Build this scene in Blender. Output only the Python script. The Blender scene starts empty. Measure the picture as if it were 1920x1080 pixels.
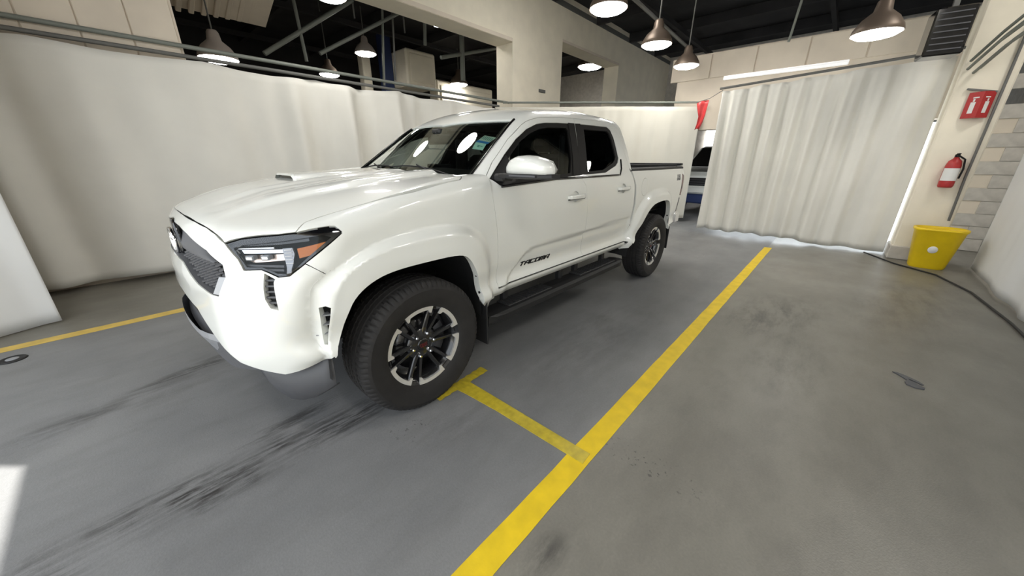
import bpy, math, random
import numpy as np
from mathutils import Vector, Matrix
from mathutils.geometry import delaunay_2d_cdt
random.seed(7)
SC = bpy.context.scene
COL = SC.collection
R = math.radians

# ---------------------------------------------------------------- camera
CAMLOC = Vector((0.9656, 2.4807, 1.392))
cd = bpy.data.cameras.new('camera'); cam = bpy.data.objects.new('camera', cd); COL.objects.link(cam)
yaw, pitch, roll = -2.4067, -0.3547, 0.0037
fw = Vector((math.cos(yaw)*math.cos(pitch), math.sin(yaw)*math.cos(pitch), math.sin(pitch)))
rt = Vector((math.sin(yaw), -math.cos(yaw), 0)); up = rt.cross(fw)
r2 = rt*math.cos(roll)+up*math.sin(roll); u2 = up*math.cos(roll)-rt*math.sin(roll)
m = Matrix((r2, u2, -fw)).transposed().to_4x4(); m.translation = CAMLOC
cam.matrix_world = m
cd.sensor_width = 36.0; cd.lens = 647.71/1920*36.0; cd.clip_start = 0.05; cd.clip_end = 200
SC.camera = cam

# ---------------------------------------------------------------- world, sun, daylight, exposure
SC.view_settings.view_transform = 'Standard'; SC.view_settings.look = 'None'
SC.view_settings.gamma = 1.0; SC.view_settings.use_curve_mapping = False
SC.view_settings.exposure = 0.20
w = bpy.data.worlds.new('sky'); SC.world = w; w.use_nodes = True
bg = w.node_tree.nodes['Background']; bg.inputs['Color'].default_value = (0.87, 0.93, 1.0, 1); bg.inputs['Strength'].default_value = 2.2
sd = bpy.data.lights.new('sun', 'SUN'); sd.energy = 9.0; sd.angle = R(0.6); sd.color = (1, .97, .92)
sun = bpy.data.objects.new('sun', sd); COL.objects.link(sun)
sun.rotation_euler = Vector((1.0, -1.2, 3.1)).to_track_quat('Z', 'Y').to_euler()
LAMP_E = 46.0      # watts of every ceiling pendant
LAMP_GLOW = 33.0    # emission of a pendant's diffuser
# daylight portal in the open bay door (helps the renderer find the sky)
pd = bpy.data.lights.new('door_daylight', 'AREA'); pd.shape = 'RECTANGLE'; pd.size = 6.6; pd.size_y = 3.4
pd.cycles.is_portal = True
po = bpy.data.objects.new('door_daylight', pd); COL.objects.link(po); po.location = (2.58, 2.1, 2.0); po.rotation_euler = (0, R(90), 0)
po.rotation_euler = Vector((1, 0, 0)).to_track_quat('Z', 'Y').to_euler(); pd.size, pd.size_y = 7.5, 4.0

# ---------------------------------------------------------------- tagging
def tag(o, label=None, cat=None, group=None, kind=None):
    if label: o['label'] = label
    if cat: o['category'] = cat
    if group: o['group'] = group
    if kind: o['kind'] = kind
    return o
def thing(name, label, cat, loc=(0, 0, 0), rotz=0, group=None):
    o = bpy.data.objects.new(name, None); COL.objects.link(o); o.empty_display_size = .1
    o.location = loc; o.rotation_euler = (0, 0, rotz)
    return tag(o, label, cat, group)

# ---------------------------------------------------------------- materials
MATS = {}
def nt(name):
    m = bpy.data.materials.new(name); m.use_nodes = True; MATS[name] = m
    return m, m.node_tree, m.node_tree.nodes['Principled BSDF']
def mat(name, col, rough=.5, metal=0, coat=0, spec=.5, noise=0, nscale=30, bump=0, bscale=200, emit=None, estr=0, trans=0, ior=1.5, stretch=None, coords='Object', sheen=0):
    m, t, b = nt(name)
    b.inputs['Base Color'].default_value = (*col, 1); b.inputs['Roughness'].default_value = rough
    b.inputs['Metallic'].default_value = metal; b.inputs['Coat Weight'].default_value = coat
    b.inputs['Coat Roughness'].default_value = .03; b.inputs['Specular IOR Level'].default_value = spec
    if trans: b.inputs['Transmission Weight'].default_value = trans; b.inputs['IOR'].default_value = ior
    if emit: b.inputs['Emission Color'].default_value = (*emit, 1); b.inputs['Emission Strength'].default_value = estr
    if noise or bump:
        tc = t.nodes.new('ShaderNodeTexCoord'); mp = t.nodes.new('ShaderNodeMapping')
        t.links.new(tc.outputs[coords], mp.inputs[0])
        if stretch: mp.inputs['Scale'].default_value = stretch
    if noise:
        n = t.nodes.new('ShaderNodeTexNoise'); n.inputs['Scale'].default_value = nscale; n.inputs['Detail'].default_value = 5
        t.links.new(mp.outputs[0], n.inputs['Vector'])
        mr = t.nodes.new('ShaderNodeMapRange'); mr.inputs['From Min'].default_value = .3; mr.inputs['From Max'].default_value = .7
        mr.inputs['To Min'].default_value = 1-noise; mr.inputs['To Max'].default_value = 1+noise
        t.links.new(n.outputs['Fac'], mr.inputs['Value'])
        mx = t.nodes.new('ShaderNodeVectorMath'); mx.operation = 'SCALE'; mx.inputs[0].default_value = col
        t.links.new(mr.outputs[0], mx.inputs['Scale']); t.links.new(mx.outputs[0], b.inputs['Base Color'])
    if bump:
        n2 = t.nodes.new('ShaderNodeTexNoise'); n2.inputs['Scale'].default_value = bscale; n2.inputs['Detail'].default_value = 3
        t.links.new(mp.outputs[0], n2.inputs['Vector'])
        bp = t.nodes.new('ShaderNodeBump'); bp.inputs['Strength'].default_value = bump; bp.inputs['Distance'].default_value = .002
        t.links.new(n2.outputs['Fac'], bp.inputs['Height']); t.links.new(bp.outputs[0], b.inputs['Normal'])
    return m
def glass(name, tint, refl=1.0):
    m = bpy.data.materials.new(name); m.use_nodes = True; t = m.node_tree; MATS[name] = m
    for n in list(t.nodes): t.nodes.remove(n)
    o = t.nodes.new('ShaderNodeOutputMaterial'); mx = t.nodes.new('ShaderNodeMixShader')
    tr = t.nodes.new('ShaderNodeBsdfTransparent'); tr.inputs[0].default_value = (*tint, 1)
    gl = t.nodes.new('ShaderNodeBsdfGlossy'); gl.inputs['Roughness'].default_value = .015; gl.inputs[0].default_value = (.95, 1, .98, 1)
    fr = t.nodes.new('ShaderNodeFresnel'); fr.inputs[0].default_value = 1.5
    ml = t.nodes.new('ShaderNodeMath'); ml.operation = 'MULTIPLY'; ml.inputs[1].default_value = 1.7*refl; ml.use_clamp = True
    t.links.new(fr.outputs[0], ml.inputs[0]); t.links.new(ml.outputs[0], mx.inputs[0])
    t.links.new(tr.outputs[0], mx.inputs[1]); t.links.new(gl.outputs[0], mx.inputs[2]); t.links.new(mx.outputs[0], o.inputs[0])
    return m
PAINT = mat('white_car_paint', (.78, .79, .745), rough=.34, coat=1.0, spec=.5)
PLAS = mat('black_textured_plastic', (.0115, .0115, .012), rough=.55, bump=.25, bscale=500)
PLASG = mat('grey_textured_plastic', (.085, .087, .094), rough=.5, bump=.2, bscale=400)
GLOSSK = mat('gloss_black_plastic', (.006, .006, .007), rough=.08, coat=.5)
DARK = mat('dark_underbody', (.006, .006, .006), rough=.9)
RUBBER = mat('tyre_rubber', (.015, .0138, .013), rough=.75, noise=.25, nscale=14, bump=.3, bscale=120)
SEAL = mat('rubber_seal', (.008, .0075, .007), rough=.6, spec=.22)
CHROME = mat('chrome', (.85, .85, .86), rough=.08, metal=1)
MACH = mat('machined_aluminium', (.78, .77, .74), rough=.36, metal=.55, noise=.04, nscale=60)
RIMK = mat('gloss_black_alloy', (.012, .012, .013), rough=.22, coat=.6)
SILV = mat('silver_plastic', (.34, .35, .37), rough=.35, metal=.4)
AMBER = mat('amber_lens', (.50, .14, .006), rough=.25)
REDL = mat('red_lens', (.10, .012, .012), rough=.12, coat=.6)
WLENS = mat('white_light_guide', (.85, .85, .85), rough=.2)
PEACH = mat('brushed_reflector', (.75, .60, .50), rough=.2, metal=.9)
FABK = mat('dark_seat_fabric', (.010, .012, .016), rough=.85, noise=.3, nscale=60)
DASH = mat('dark_dashboard', (.022, .023, .024), rough=.6, bump=.2, bscale=300)
HEADL = mat('grey_headliner', (.10, .10, .10), rough=.9)
WSG = glass('windshield_glass', (.84, .93, .88), 1.0)
SIDEG = glass('side_window_glass', (.40, .43, .42), .28)
TINTG = glass('tinted_rear_glass', (.08, .09, .09), .3)
LENSG = glass('headlight_lens', (.97, .98, 1.0), .28)
STICK = mat('mint_sticker_paper', (.50, .74, .66), rough=.6)
STICKW = mat('pale_sticker_paper', (.55, .66, .56), rough=.6)
BLUE = mat('blue_print', (.03, .22, .50), rough=.5)
REDP = mat('red_paint', (.45, .03, .03), rough=.45, noise=.1)
DKRED = mat('dark_red_print', (.09, .006, .009), rough=.4)
STEEL = mat('steel_bolt', (.5, .5, .49), rough=.3, metal=.9)

# ---------------------------------------------------------------- mesh helpers
def link(name, me, m, parent=None, smooth=False):
    o = bpy.data.objects.new(name, me); COL.objects.link(o)
    if m is not None and not me.materials: me.materials.append(m)
    if smooth: me.shade_smooth()
    if parent: o.parent = parent
    return o
class MB:
    """collects vertices and faces of ONE object"""
    def __init__(s): s.v = []; s.f = []; s.sm = []
    def add(s, vs, fs, smooth=False):
        b = len(s.v); s.v += [tuple(map(float, v)) for v in vs]
        s.f += [tuple(b+i for i in f) for f in fs]; s.sm += [smooth]*len(fs); return s
    def box(s, c, size, rot=None, bev=0):
        hx, hy, hz = [a/2 for a in size]
        if bev <= 0:
            vs = [Vector((x, y, z)) for x in (-hx, hx) for y in (-hy, hy) for z in (-hz, hz)]
            fs = [(0, 1, 3, 2), (4, 6, 7, 5), (0, 4, 5, 1), (2, 3, 7, 6), (0, 2, 6, 4), (1, 5, 7, 3)]
        else:
            bev = min(bev, hx*.9, hy*.9, hz*.9); vs = []; idx = {}
            for sx in (-1, 1):
                for sy in (-1, 1):
                    for sz in (-1, 1):
                        for k in range(3):
                            p = [sx*hx, sy*hy, sz*hz]
                            for j in range(3):
                                if j != k: p[j] -= (sx, sy, sz)[j]*bev
                            idx[(sx, sy, sz, k)] = len(vs); vs.append(Vector(p))
            fs = []
            for k in range(3):
                a, b = [j for j in range(3) if j != k]
                for sg in (-1, 1):
                    q = []
                    for (p, r_) in ((-1, -1), (1, -1), (1, 1), (-1, 1)):
                        t_ = [0, 0, 0]; t_[k] = sg; t_[a] = p; t_[b] = r_; q.append(idx[(*t_, k)])
                    fs.append(tuple(q) if (sg > 0) == (k != 1) else tuple(reversed(q)))
            for a in range(3):
                k1, k2 = [j for j in range(3) if j != a]
                for s1 in (-1, 1):
                    for s2 in (-1, 1):
                        q = []
                        for (e, k) in ((-1, k1), (1, k1), (1, k2), (-1, k2)):
                            t_ = [0, 0, 0]; t_[a] = e; t_[k1] = s1; t_[k2] = s2; q.append(idx[(*t_, k)])
                        n = (vs[q[1]]-vs[q[0]]).cross(vs[q[2]]-vs[q[0]]); d = Vector([0, 0, 0]); d[k1] = s1; d[k2] = s2
                        fs.append(tuple(q) if n.dot(d) > 0 else tuple(reversed(q)))
            for sx in (-1, 1):
                for sy in (-1, 1):
                    for sz in (-1, 1):
                        q = [idx[(sx, sy, sz, k)] for k in range(3)]
                        n = (vs[q[1]]-vs[q[0]]).cross(vs[q[2]]-vs[q[0]])
                        fs.append(tuple(q) if n.dot(Vector((sx, sy, sz))) > 0 else tuple(reversed(q)))
        if rot is not None: vs = [rot @ v for v in vs]
        c = Vector(c); return s.add([v+c for v in vs], fs)
    def tube(s, pts, r, n=8, closed=False, r_end=None, smooth=True, squash=None):
        pts = [Vector(p) for p in pts]; N = len(pts); vs = []; fs = []
        prev = None
        for i, p in enumerate(pts):
            a = pts[i-1] if i > 0 else (pts[-1] if closed else p); b = pts[(i+1) % N] if (i < N-1 or closed) else p
            d = (b-a).normalized()
            if prev is None:
                h = Vector((0, 0, 1)) if abs(d.z) < .9 else Vector((1, 0, 0)); u = d.cross(h).normalized()
            else: u = (prev-d*prev.dot(d)).normalized()
            prev = u; v = d.cross(u)
            rr = r if r_end is None else r+(r_end-r)*i/(N-1)
            for k in range(n):
                t = 2*math.pi*k/n; vs.append(p+(u*math.cos(t)+v*math.sin(t))*rr)
        for i in range(N if closed else N-1):
            for k in range(n):
                a = i*n+k; b = i*n+(k+1) % n; c = ((i+1) % N)*n+(k+1) % n; d_ = ((i+1) % N)*n+k
                fs.append((a, b, c, d_))
        s.add(vs, fs, smooth)
        if not closed: s.add(vs[:n], [tuple(reversed(range(n)))]); s.add(vs[-n:], [tuple(range(n))])
        return s
    def lathe(s, prof, axis='z', c=(0, 0, 0), n=32, smooth=True, a0=0, a1=2*math.pi, mod=None):
        """prof: list of (radius, height)"""
        full = abs(a1-a0-2*math.pi) < 1e-6; m_ = n if full else n+1; vs = []; fs = []
        for i in range(m_):
            t = a0+(a1-a0)*i/n
            for j, (r, h) in enumerate(prof):
                if mod: r, h = mod(t, j, r, h)
                if axis == 'z': p = (r*math.cos(t), r*math.sin(t), h)
                elif axis == 'y': p = (r*math.cos(t), h, r*math.sin(t))
                else: p = (h, r*math.cos(t), r*math.sin(t))
                vs.append((p[0]+c[0], p[1]+c[1], p[2]+c[2]))
        k = len(prof)
        for i in range(n):
            for j in range(k-1):
                a = i*k+j; b = ((i+1) % m_)*k+j
                fs.append((a, b, b+1, a+1) if axis != 'y' else (a, a+1, b+1, b))
        return s.add(vs, fs, smooth)
    def prism(s, poly, axis, lo, hi):
        """poly in the two other axes, extruded from lo to hi along axis"""
        n = len(poly); vs = []
        for h in (lo, hi):
            for a, b in poly: vs.append({'x': (h, a, b), 'y': (a, h, b), 'z': (a, b, h)}[axis])
        fs = [tuple(reversed(range(n))), tuple(range(n, 2*n))]+[(i, (i+1) % n, n+(i+1) % n, n+i) for i in range(n)]
        return s.add(vs, fs)
    def build(s, name, m, parent=None, fix=True):
        me = bpy.data.meshes.new(name); me.from_pydata(s.v, [], s.f)
        me.polygons.foreach_set('use_smooth', s.sm); me.update()
        if fix:
            import bmesh
            bm = bmesh.new(); bm.from_mesh(me); bmesh.ops.recalc_face_normals(bm, faces=bm.faces); bm.to_mesh(me); bm.free()
        return link(name, me, m, parent)
def mirror_mesh(o, name=None, parent=None):
    """the same part on the other side of the truck (y -> -y)"""
    me = o.data.copy()
    co = np.empty(len(me.vertices)*3, 'f'); me.vertices.foreach_get('co', co); co[1::3] *= -1
    try:
        cn = np.empty(len(me.loops)*3, 'f'); me.corner_normals.foreach_get('vector', cn); cn = cn.reshape(-1, 3); cn[:, 1] *= -1
    except Exception: cn = None
    vs = co.reshape(-1, 3).tolist(); fs = [list(reversed(p.vertices)) for p in me.polygons]
    sm = [p.use_smooth for p in me.polygons]
    nm = bpy.data.meshes.new(name or o.name.split('.')[0]); nm.from_pydata(vs, [], fs)
    nm.polygons.foreach_set('use_smooth', sm); nm.update()
    for mm in me.materials: nm.materials.append(mm)
    if cn is not None and o.get('_an'):
        out = []
        for p in me.polygons:
            for li in reversed(range(p.loop_start, p.loop_start+p.loop_total)): out.append(tuple(cn[li]))
        nm.normals_split_custom_set(out)
    bpy.data.meshes.remove(me)
    q = bpy.data.objects.new(nm.name, nm); COL.objects.link(q); q.parent = parent
    for k in ('label',):
        if k in o: q[k] = o[k]
    return q
def mirror_tree(o, parent):
    q = mirror_mesh(o, None, parent)
    for ch in [c for c in bpy.data.objects if c.parent == o]: mirror_tree(ch, q)
    return q

# ---------------------------------------------------------------- the shape of the truck's body, as functions (metres; x forward, y left, z up; front axle at x = 0)
def sst(a,b,x):
    t=np.clip((x-a)/(b-a),0,1); return t*t*(3-2*t)
def smax(a,b,k):
    h=np.maximum(k-np.abs(a-b),0)/k
    return np.maximum(a,b)+h*h*k*.25
def smin(a,b,k): return -smax(-a,-b,k)
def interp_s(x,xs,ys):
    # monotone-ish smooth (Catmull-Rom hermite) interpolation
    xs=np.array(xs,float); ys=np.array(ys,float)
    m=np.gradient(ys,xs)
    x=np.clip(x,xs[0],xs[-1]); i=np.clip(np.searchsorted(xs,x)-1,0,len(xs)-2)
    h=xs[i+1]-xs[i]; t=(x-xs[i])/h
    return (2*t**3-3*t**2+1)*ys[i]+(t**3-2*t**2+t)*h*m[i]+(-2*t**3+3*t**2)*ys[i+1]+(t**3-t**2)*h*m[i+1]
def dist_poly(px,pz,poly,closed=False):
    P=np.array(poly,float)
    if closed: P=np.vstack([P,P[:1]])
    d=np.full(np.shape(px),9.0)
    for a,b in zip(P[:-1],P[1:]):
        e=b-a; L=e@e
        t=np.clip(((px-a[0])*e[0]+(pz-a[1])*e[1])/L,0,1)
        d=np.minimum(d,np.hypot(px-a[0]-t*e[0],pz-a[1]-t*e[1]))
    return d
def inside(px,pz,poly):
    P=np.array(poly,float); c=np.zeros(np.shape(px),bool)
    for a,b in zip(P,np.roll(P,-1,0)):
        if a[1]==b[1]: continue
        k=((a[1]>pz)!=(b[1]>pz))&(px<(b[0]-a[0])*(pz-a[1])/(b[1]-a[1])+a[0]); c^=k
    return c
WB=3.345
# inner wheel arch opening (x,z), closed along the bottom well below
ARF=[(.50,.40),(.487,.572),(.451,.625),(.415,.72),(.364,.81),(.27,.868),(.157,.893),(-.026,.898),(-.24,.896),(-.32,.865),(-.385,.76),(-.425,.64),(-.44,.536),(-.44,.40)]
ARR=[(x-WB,z) for x,z in [(.70,.38),(.662,.575),(.60,.64),(.50,.74),(.40,.86),(.27,.925),(.12,.945),(-.08,.95),(-.26,.94),(-.36,.89),(-.44,.77),(-.475,.66),(-.49,.56),(-.49,.40)]]
CREASE=[(-.63,.50),(-.66,.56),(-.83,.70),(-.89,.76),(-.95,.79),(-1.03,.805),(-1.58,.815),(-2.62,.85)]
FO=[(.50,.40),(.515,.553),(.539,.655),(.534,.753),(.516,.864),(.497,.890),(.43,.925),(.33,.978),(.20,1.03),(0,1.06),(-.2,1.065),(-.36,1.04),(-.47,.97),(-.53,.89),(-.560,.78),(-.570,.60),(-.565,.40)]
FC=[(.49,.40),(.506,.60),(.468,.72),(.425,.85),(.395,.895),(.34,.935),(.24,.980),(.05,1.0),(-.2,1.0),(-.33,.975),(-.42,.90),(-.465,.78),(-.50,.60),(-.505,.40)]
ROF=[(x-WB,z) for x,z in [(.76,.40),(.74,.575),(.70,.70),(.64,.83),(.53,.96),(.38,1.05),(.15,1.085),(-.12,1.09),(-.36,1.06),(-.50,.98),(-.58,.85),(-.62,.70),(-.63,.40)]]
RCF=[(x-WB,z) for x,z in [(.70,.40),(.68,.575),(.64,.66),(.56,.77),(.47,.90),(.33,.98),(.13,1.01),(-.09,1.015),(-.29,1.0),(-.41,.94),(-.50,.81),(-.53,.68),(-.545,.40)]]
def _ck(poly,it=3):
    for _ in range(it):
        o=[poly[0]]
        for p,q in zip(poly[:-1],poly[1:]):
            p_=np.array(p); q_=np.array(q); o+=[tuple(.75*p_+.25*q_),tuple(.25*p_+.75*q_)]
        poly=o+[poly[-1]]
    return poly
FOs,FCs,ROFs,RCFs=_ck(FO),_ck(FC),_ck(ROF),_ck(RCF)
def flare(x,z,foot,crest,wf):
    x,z=np.broadcast_arrays(np.asarray(x,float),np.asarray(z,float))
    fx=[p[0] for p in foot]; k=(x>min(fx)-.01)&(x<max(fx)+.01)&(z<1.12)
    out=np.zeros(x.shape)
    if k.any(): out[k]=_flare(x[k],z[k],foot,crest,wf)
    return out
def _flare(x,z,foot,crest,wf):
    i1=inside(x,z,foot); i2=inside(x,z,crest)
    d1=dist_poly(x,z,foot); d2=dist_poly(x,z,crest)
    t=d1/(d1+d2+1e-9); t=np.where(i2,1,np.where(i1,t,0))
    e=.30; tt=t*t*(3-2*t)
    # roll the lip in slightly towards the arch
    return wf*(.25*t+.75*tt)+np.where(i2,.012*sst(-.02,.10,d2)-.012*sst(-.02,.10,0.),0)
def side_y(x,z):
    b=interp_s(z,[.40,.50,.545,.575,.61,.75,.95,1.10,1.20,1.26,1.31,1.45,1.70,1.9],
                 [.86,.895,.925,.922,.905,.918,.934,.938,.930,.914,.893,.835,.715,.60])
    lowz=(.545+.0*x)
    b=b-.05*sst(-2.7,-4.4,x)-.010*sst(-.6,.5,x)
    # sill ledge only between the wheels
    cx=np.array(CREASE)[::-1]
    zc=np.interp(x,cx[:,0],cx[:,1])
    mask=sst(-.66,-.76,x)*sst(-2.66,-2.60,x)
    b=b-.020*mask*sst(0,.045,zc-z)
    fl=flare(x,z,FOs,FCs,.050)
    fl2=flare(x,z,ROFs,RCFs,.052)
    return b+fl+fl2
def hood_z(x,y):
    ay=np.abs(y)
    zc=interp_s(x,[-.8,-.5,-.2,.1,.3,.5,.65,.75,.82,.9],[1.335,1.320,1.302,1.280,1.258,1.228,1.194,1.162,1.126,1.085])
    c=.012+.085*sst(-.4,.6,x)
    z=zc-c*(ay/.8)**2.4
    w=.56-.05*sst(-.2,.7,x)
    z=z+.022*sst(w+.03,w-.03,ay)*sst(.76,.45,x)
    # shallow trough either side of the centre scoop
    z=z-.012*sst(.02,.10,ay-.20)*sst(.46,.34,ay)*sst(.75,.55,x)
    return z
def front_x(y,z):
    ay=np.abs(y)
    xc=interp_s(z,[.40,.55,.64,.72,.80,.87,.92,1.0,1.08,1.14,1.2],[.845,.875,.877,.873,.869,.866,.855,.840,.828,.820,.80])
    cf=interp_s(z,[.5,.6,.85,.92,.98,1.05,1.3],[1.5,1.45,1.4,1.6,2.3,2.5,2.5])
    return xc-.15*ay**2-cf*np.maximum(ay-.58,0)**2
def f_body(x,y,z):
    a=smax(np.abs(y)-side_y(x,z), x-front_x(y,z), .055)
    k=np.where(x>-.75,.10,.06)
    return smax(a, z-hood_z(x,y), .085)
def ws_z(x,y):
    xb=-.40-.15*(np.abs(y)/.75)**2.2
    return 1.302+(xb-x)*.665-.012*0
def roof_z(x,y):
    ay=np.abs(y)
    return interp_s(x,[-3.2,-2.75,-2.5,-2.2,-1.8,-1.45,-1.1,-.7],[1.66,1.795,1.822,1.832,1.826,1.803,1.765,1.70])-.055*(ay/.7)**2.3
def f_cab(x,y,z):
    top=smin(ws_z(x,y),roof_z(x,y),.10)
    return smax(np.abs(y)-side_y(x,z), z-top, .09)
def f_bed(x,y,z):
    return np.abs(y)-side_y(x,z)
def solve(f,O,D,t0,t1):
    """root of f along O+tD with f<0 at t0 (bisection, then false position)"""
    O=np.atleast_2d(np.asarray(O,float)); D=np.atleast_2d(np.asarray(D,float))
    N=max(len(O),len(D)); O=np.broadcast_to(O,(N,3)); D=np.broadcast_to(D,(N,3))
    a=np.full(N,float(t0)); b=np.full(N,float(t1))
    ev=lambda t: (lambda P: f(P[:,0],P[:,1],P[:,2]))(O+t[:,None]*D)
    fa=ev(a); fb=ev(b)
    for k in range(13):
        if k<7: m=(a+b)/2
        else: m=np.clip(a-fa*(b-a)/(fb-fa+1e-12),np.minimum(a,b),np.maximum(a,b))
        if k in (9,11): m=(a+b)/2
        fm=ev(m); s=fm<0
        a=np.where(s,m,a); fa=np.where(s,fm,fa); b=np.where(s,b,m); fb=np.where(s,fb,fm)
    m=np.clip(a-fa*(b-a)/(fb-fa+1e-12),np.minimum(a,b),np.maximum(a,b)); return O+m[:,None]*D
# ---------------------------------------------------------------- panels cut out of the body surface
MAPS = {
 'side': (lambda P: (P[0], P[2]), lambda q: (np.stack([q[:, 0], np.full(len(q), .25), q[:, 1]], 1), np.tile([0., 1, 0], (len(q), 1)))),
 'top': (lambda P: (P[0], P[1]), lambda q: (np.stack([q[:, 0], q[:, 1], np.full(len(q), .85)], 1), np.tile([0., 0, 1], (len(q), 1)))),
 'nose': (lambda P: (math.atan2(P[1], P[0]-.10)*.8, P[2]), lambda q: (np.stack([np.full(len(q), .10), 0*q[:, 0], q[:, 1]], 1), np.stack([np.cos(q[:, 0]/.8), np.sin(q[:, 0]/.8), 0*q[:, 0]], 1))),
 'rad': (lambda P: (P[0], math.atan2(P[2]-.85, P[1])*.8), lambda q: (np.stack([q[:, 0], 0*q[:, 0], np.full(len(q), .85)], 1), np.stack([0*q[:, 0], np.cos(q[:, 1]/.8), np.sin(q[:, 1]/.8)], 1))),
 'fen': (lambda P: (P[0], math.atan2(P[2]-.80, P[1]-.25)*.6), lambda q: (np.stack([q[:, 0], np.full(len(q), .25), np.full(len(q), .80)], 1), np.stack([0*q[:, 0], np.cos(q[:, 1]/.6), np.sin(q[:, 1]/.6)], 1))),
}
def F(f, P): return f(P[:, 0], P[:, 1], P[:, 2])
def grad(f, P, e=2.5e-3):
    g = np.stack([F(f, P+np.eye(3)[k]*e)-F(f, P-np.eye(3)[k]*e) for k in range(3)], 1)
    return g/(np.linalg.norm(g, axis=1)[:, None]+1e-12)
def dens(poly, h):
    out = []
    n = len(poly)
    for i in range(n):
        a, b = np.array(poly[i]), np.array(poly[(i+1) % n]); k = max(1, int(np.hypot(*(b-a))/h+.5))
        out += [tuple(a+(b-a)*j/k) for j in range(k)]
    return out
def chaikin(poly, it=1, keep=()):
    for _ in range(it):
        out = []; n = len(poly); nk = set()
        for i in range(n):
            p, q, r = np.array(poly[i-1]), np.array(poly[i]), np.array(poly[(i+1) % n])
            if i in keep: nk.add(len(out)); out.append(tuple(q))
            else: out += [tuple(q*.75+p*.25), tuple(q*.75+r*.25)]
        poly = out; keep = nk
    return poly
def area(p): p = np.array(p); q = np.roll(p, -1, 0); return .5*np.sum(p[:, 0]*q[:, 1]-q[:, 0]*p[:, 1])
def offset(poly, d):
    """move a polygon's edge inwards by d (outwards if negative)"""
    P = np.array(poly, float); s = 1 if area(P) > 0 else -1
    A = np.roll(P, 1, 0); B = np.roll(P, -1, 0)
    e1 = P-A; e2 = B-P
    e1 /= np.linalg.norm(e1, axis=1)[:, None]+1e-12; e2 /= np.linalg.norm(e2, axis=1)[:, None]+1e-12
    n1 = np.stack([-e1[:, 1], e1[:, 0]], 1)*s; n2 = np.stack([-e2[:, 1], e2[:, 0]], 1)*s
    n = n1+n2; c = np.maximum((n*n1).sum(1), .5)
    return [tuple(v) for v in P+n*(d/c)[:, None]]
def triangulate(rings, h):
    """inside of rings[0] minus the other rings, with a regular grid of inner points"""
    pts = []; edges = []
    for r in rings:
        b = len(pts); pts += r; edges += [(b+i, b+(i+1) % len(r)) for i in range(len(r))]
    A = np.array(pts); lo, hi = A.min(0), A.max(0)
    gx, gy = np.meshgrid(np.arange(lo[0]+h/2, hi[0], h), np.arange(lo[1]+h/2, hi[1], h))
    gy = gy+0; gx = gx+(np.arange(gx.shape[0]) % 2)[:, None]*h/2
    g = np.stack([gx.ravel(), gy.ravel()], 1)
    def ins(px, py):
        c = inside(px, py, rings[0])
        for r in rings[1:]: c &= ~inside(px, py, r)
        return c
    if len(g):
        k = ins(g[:, 0], g[:, 1]); g = g[k]
        if len(g):
            d = np.min([dist_poly(g[:, 0], g[:, 1], r, True) for r in rings], 0); g = g[d > h*.45]
    V = [Vector(p) for p in pts]+[Vector(p) for p in g.tolist()]
    v, e, f, _, _, _ = delaunay_2d_cdt(V, edges, [], 0, 1e-6)
    v = np.array([tuple(q) for q in v]); f = np.array([t for t in f if len(t) == 3])
    c = v[f].mean(1); f = f[ins(c[:, 0], c[:, 1])]
    return v, f
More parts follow.
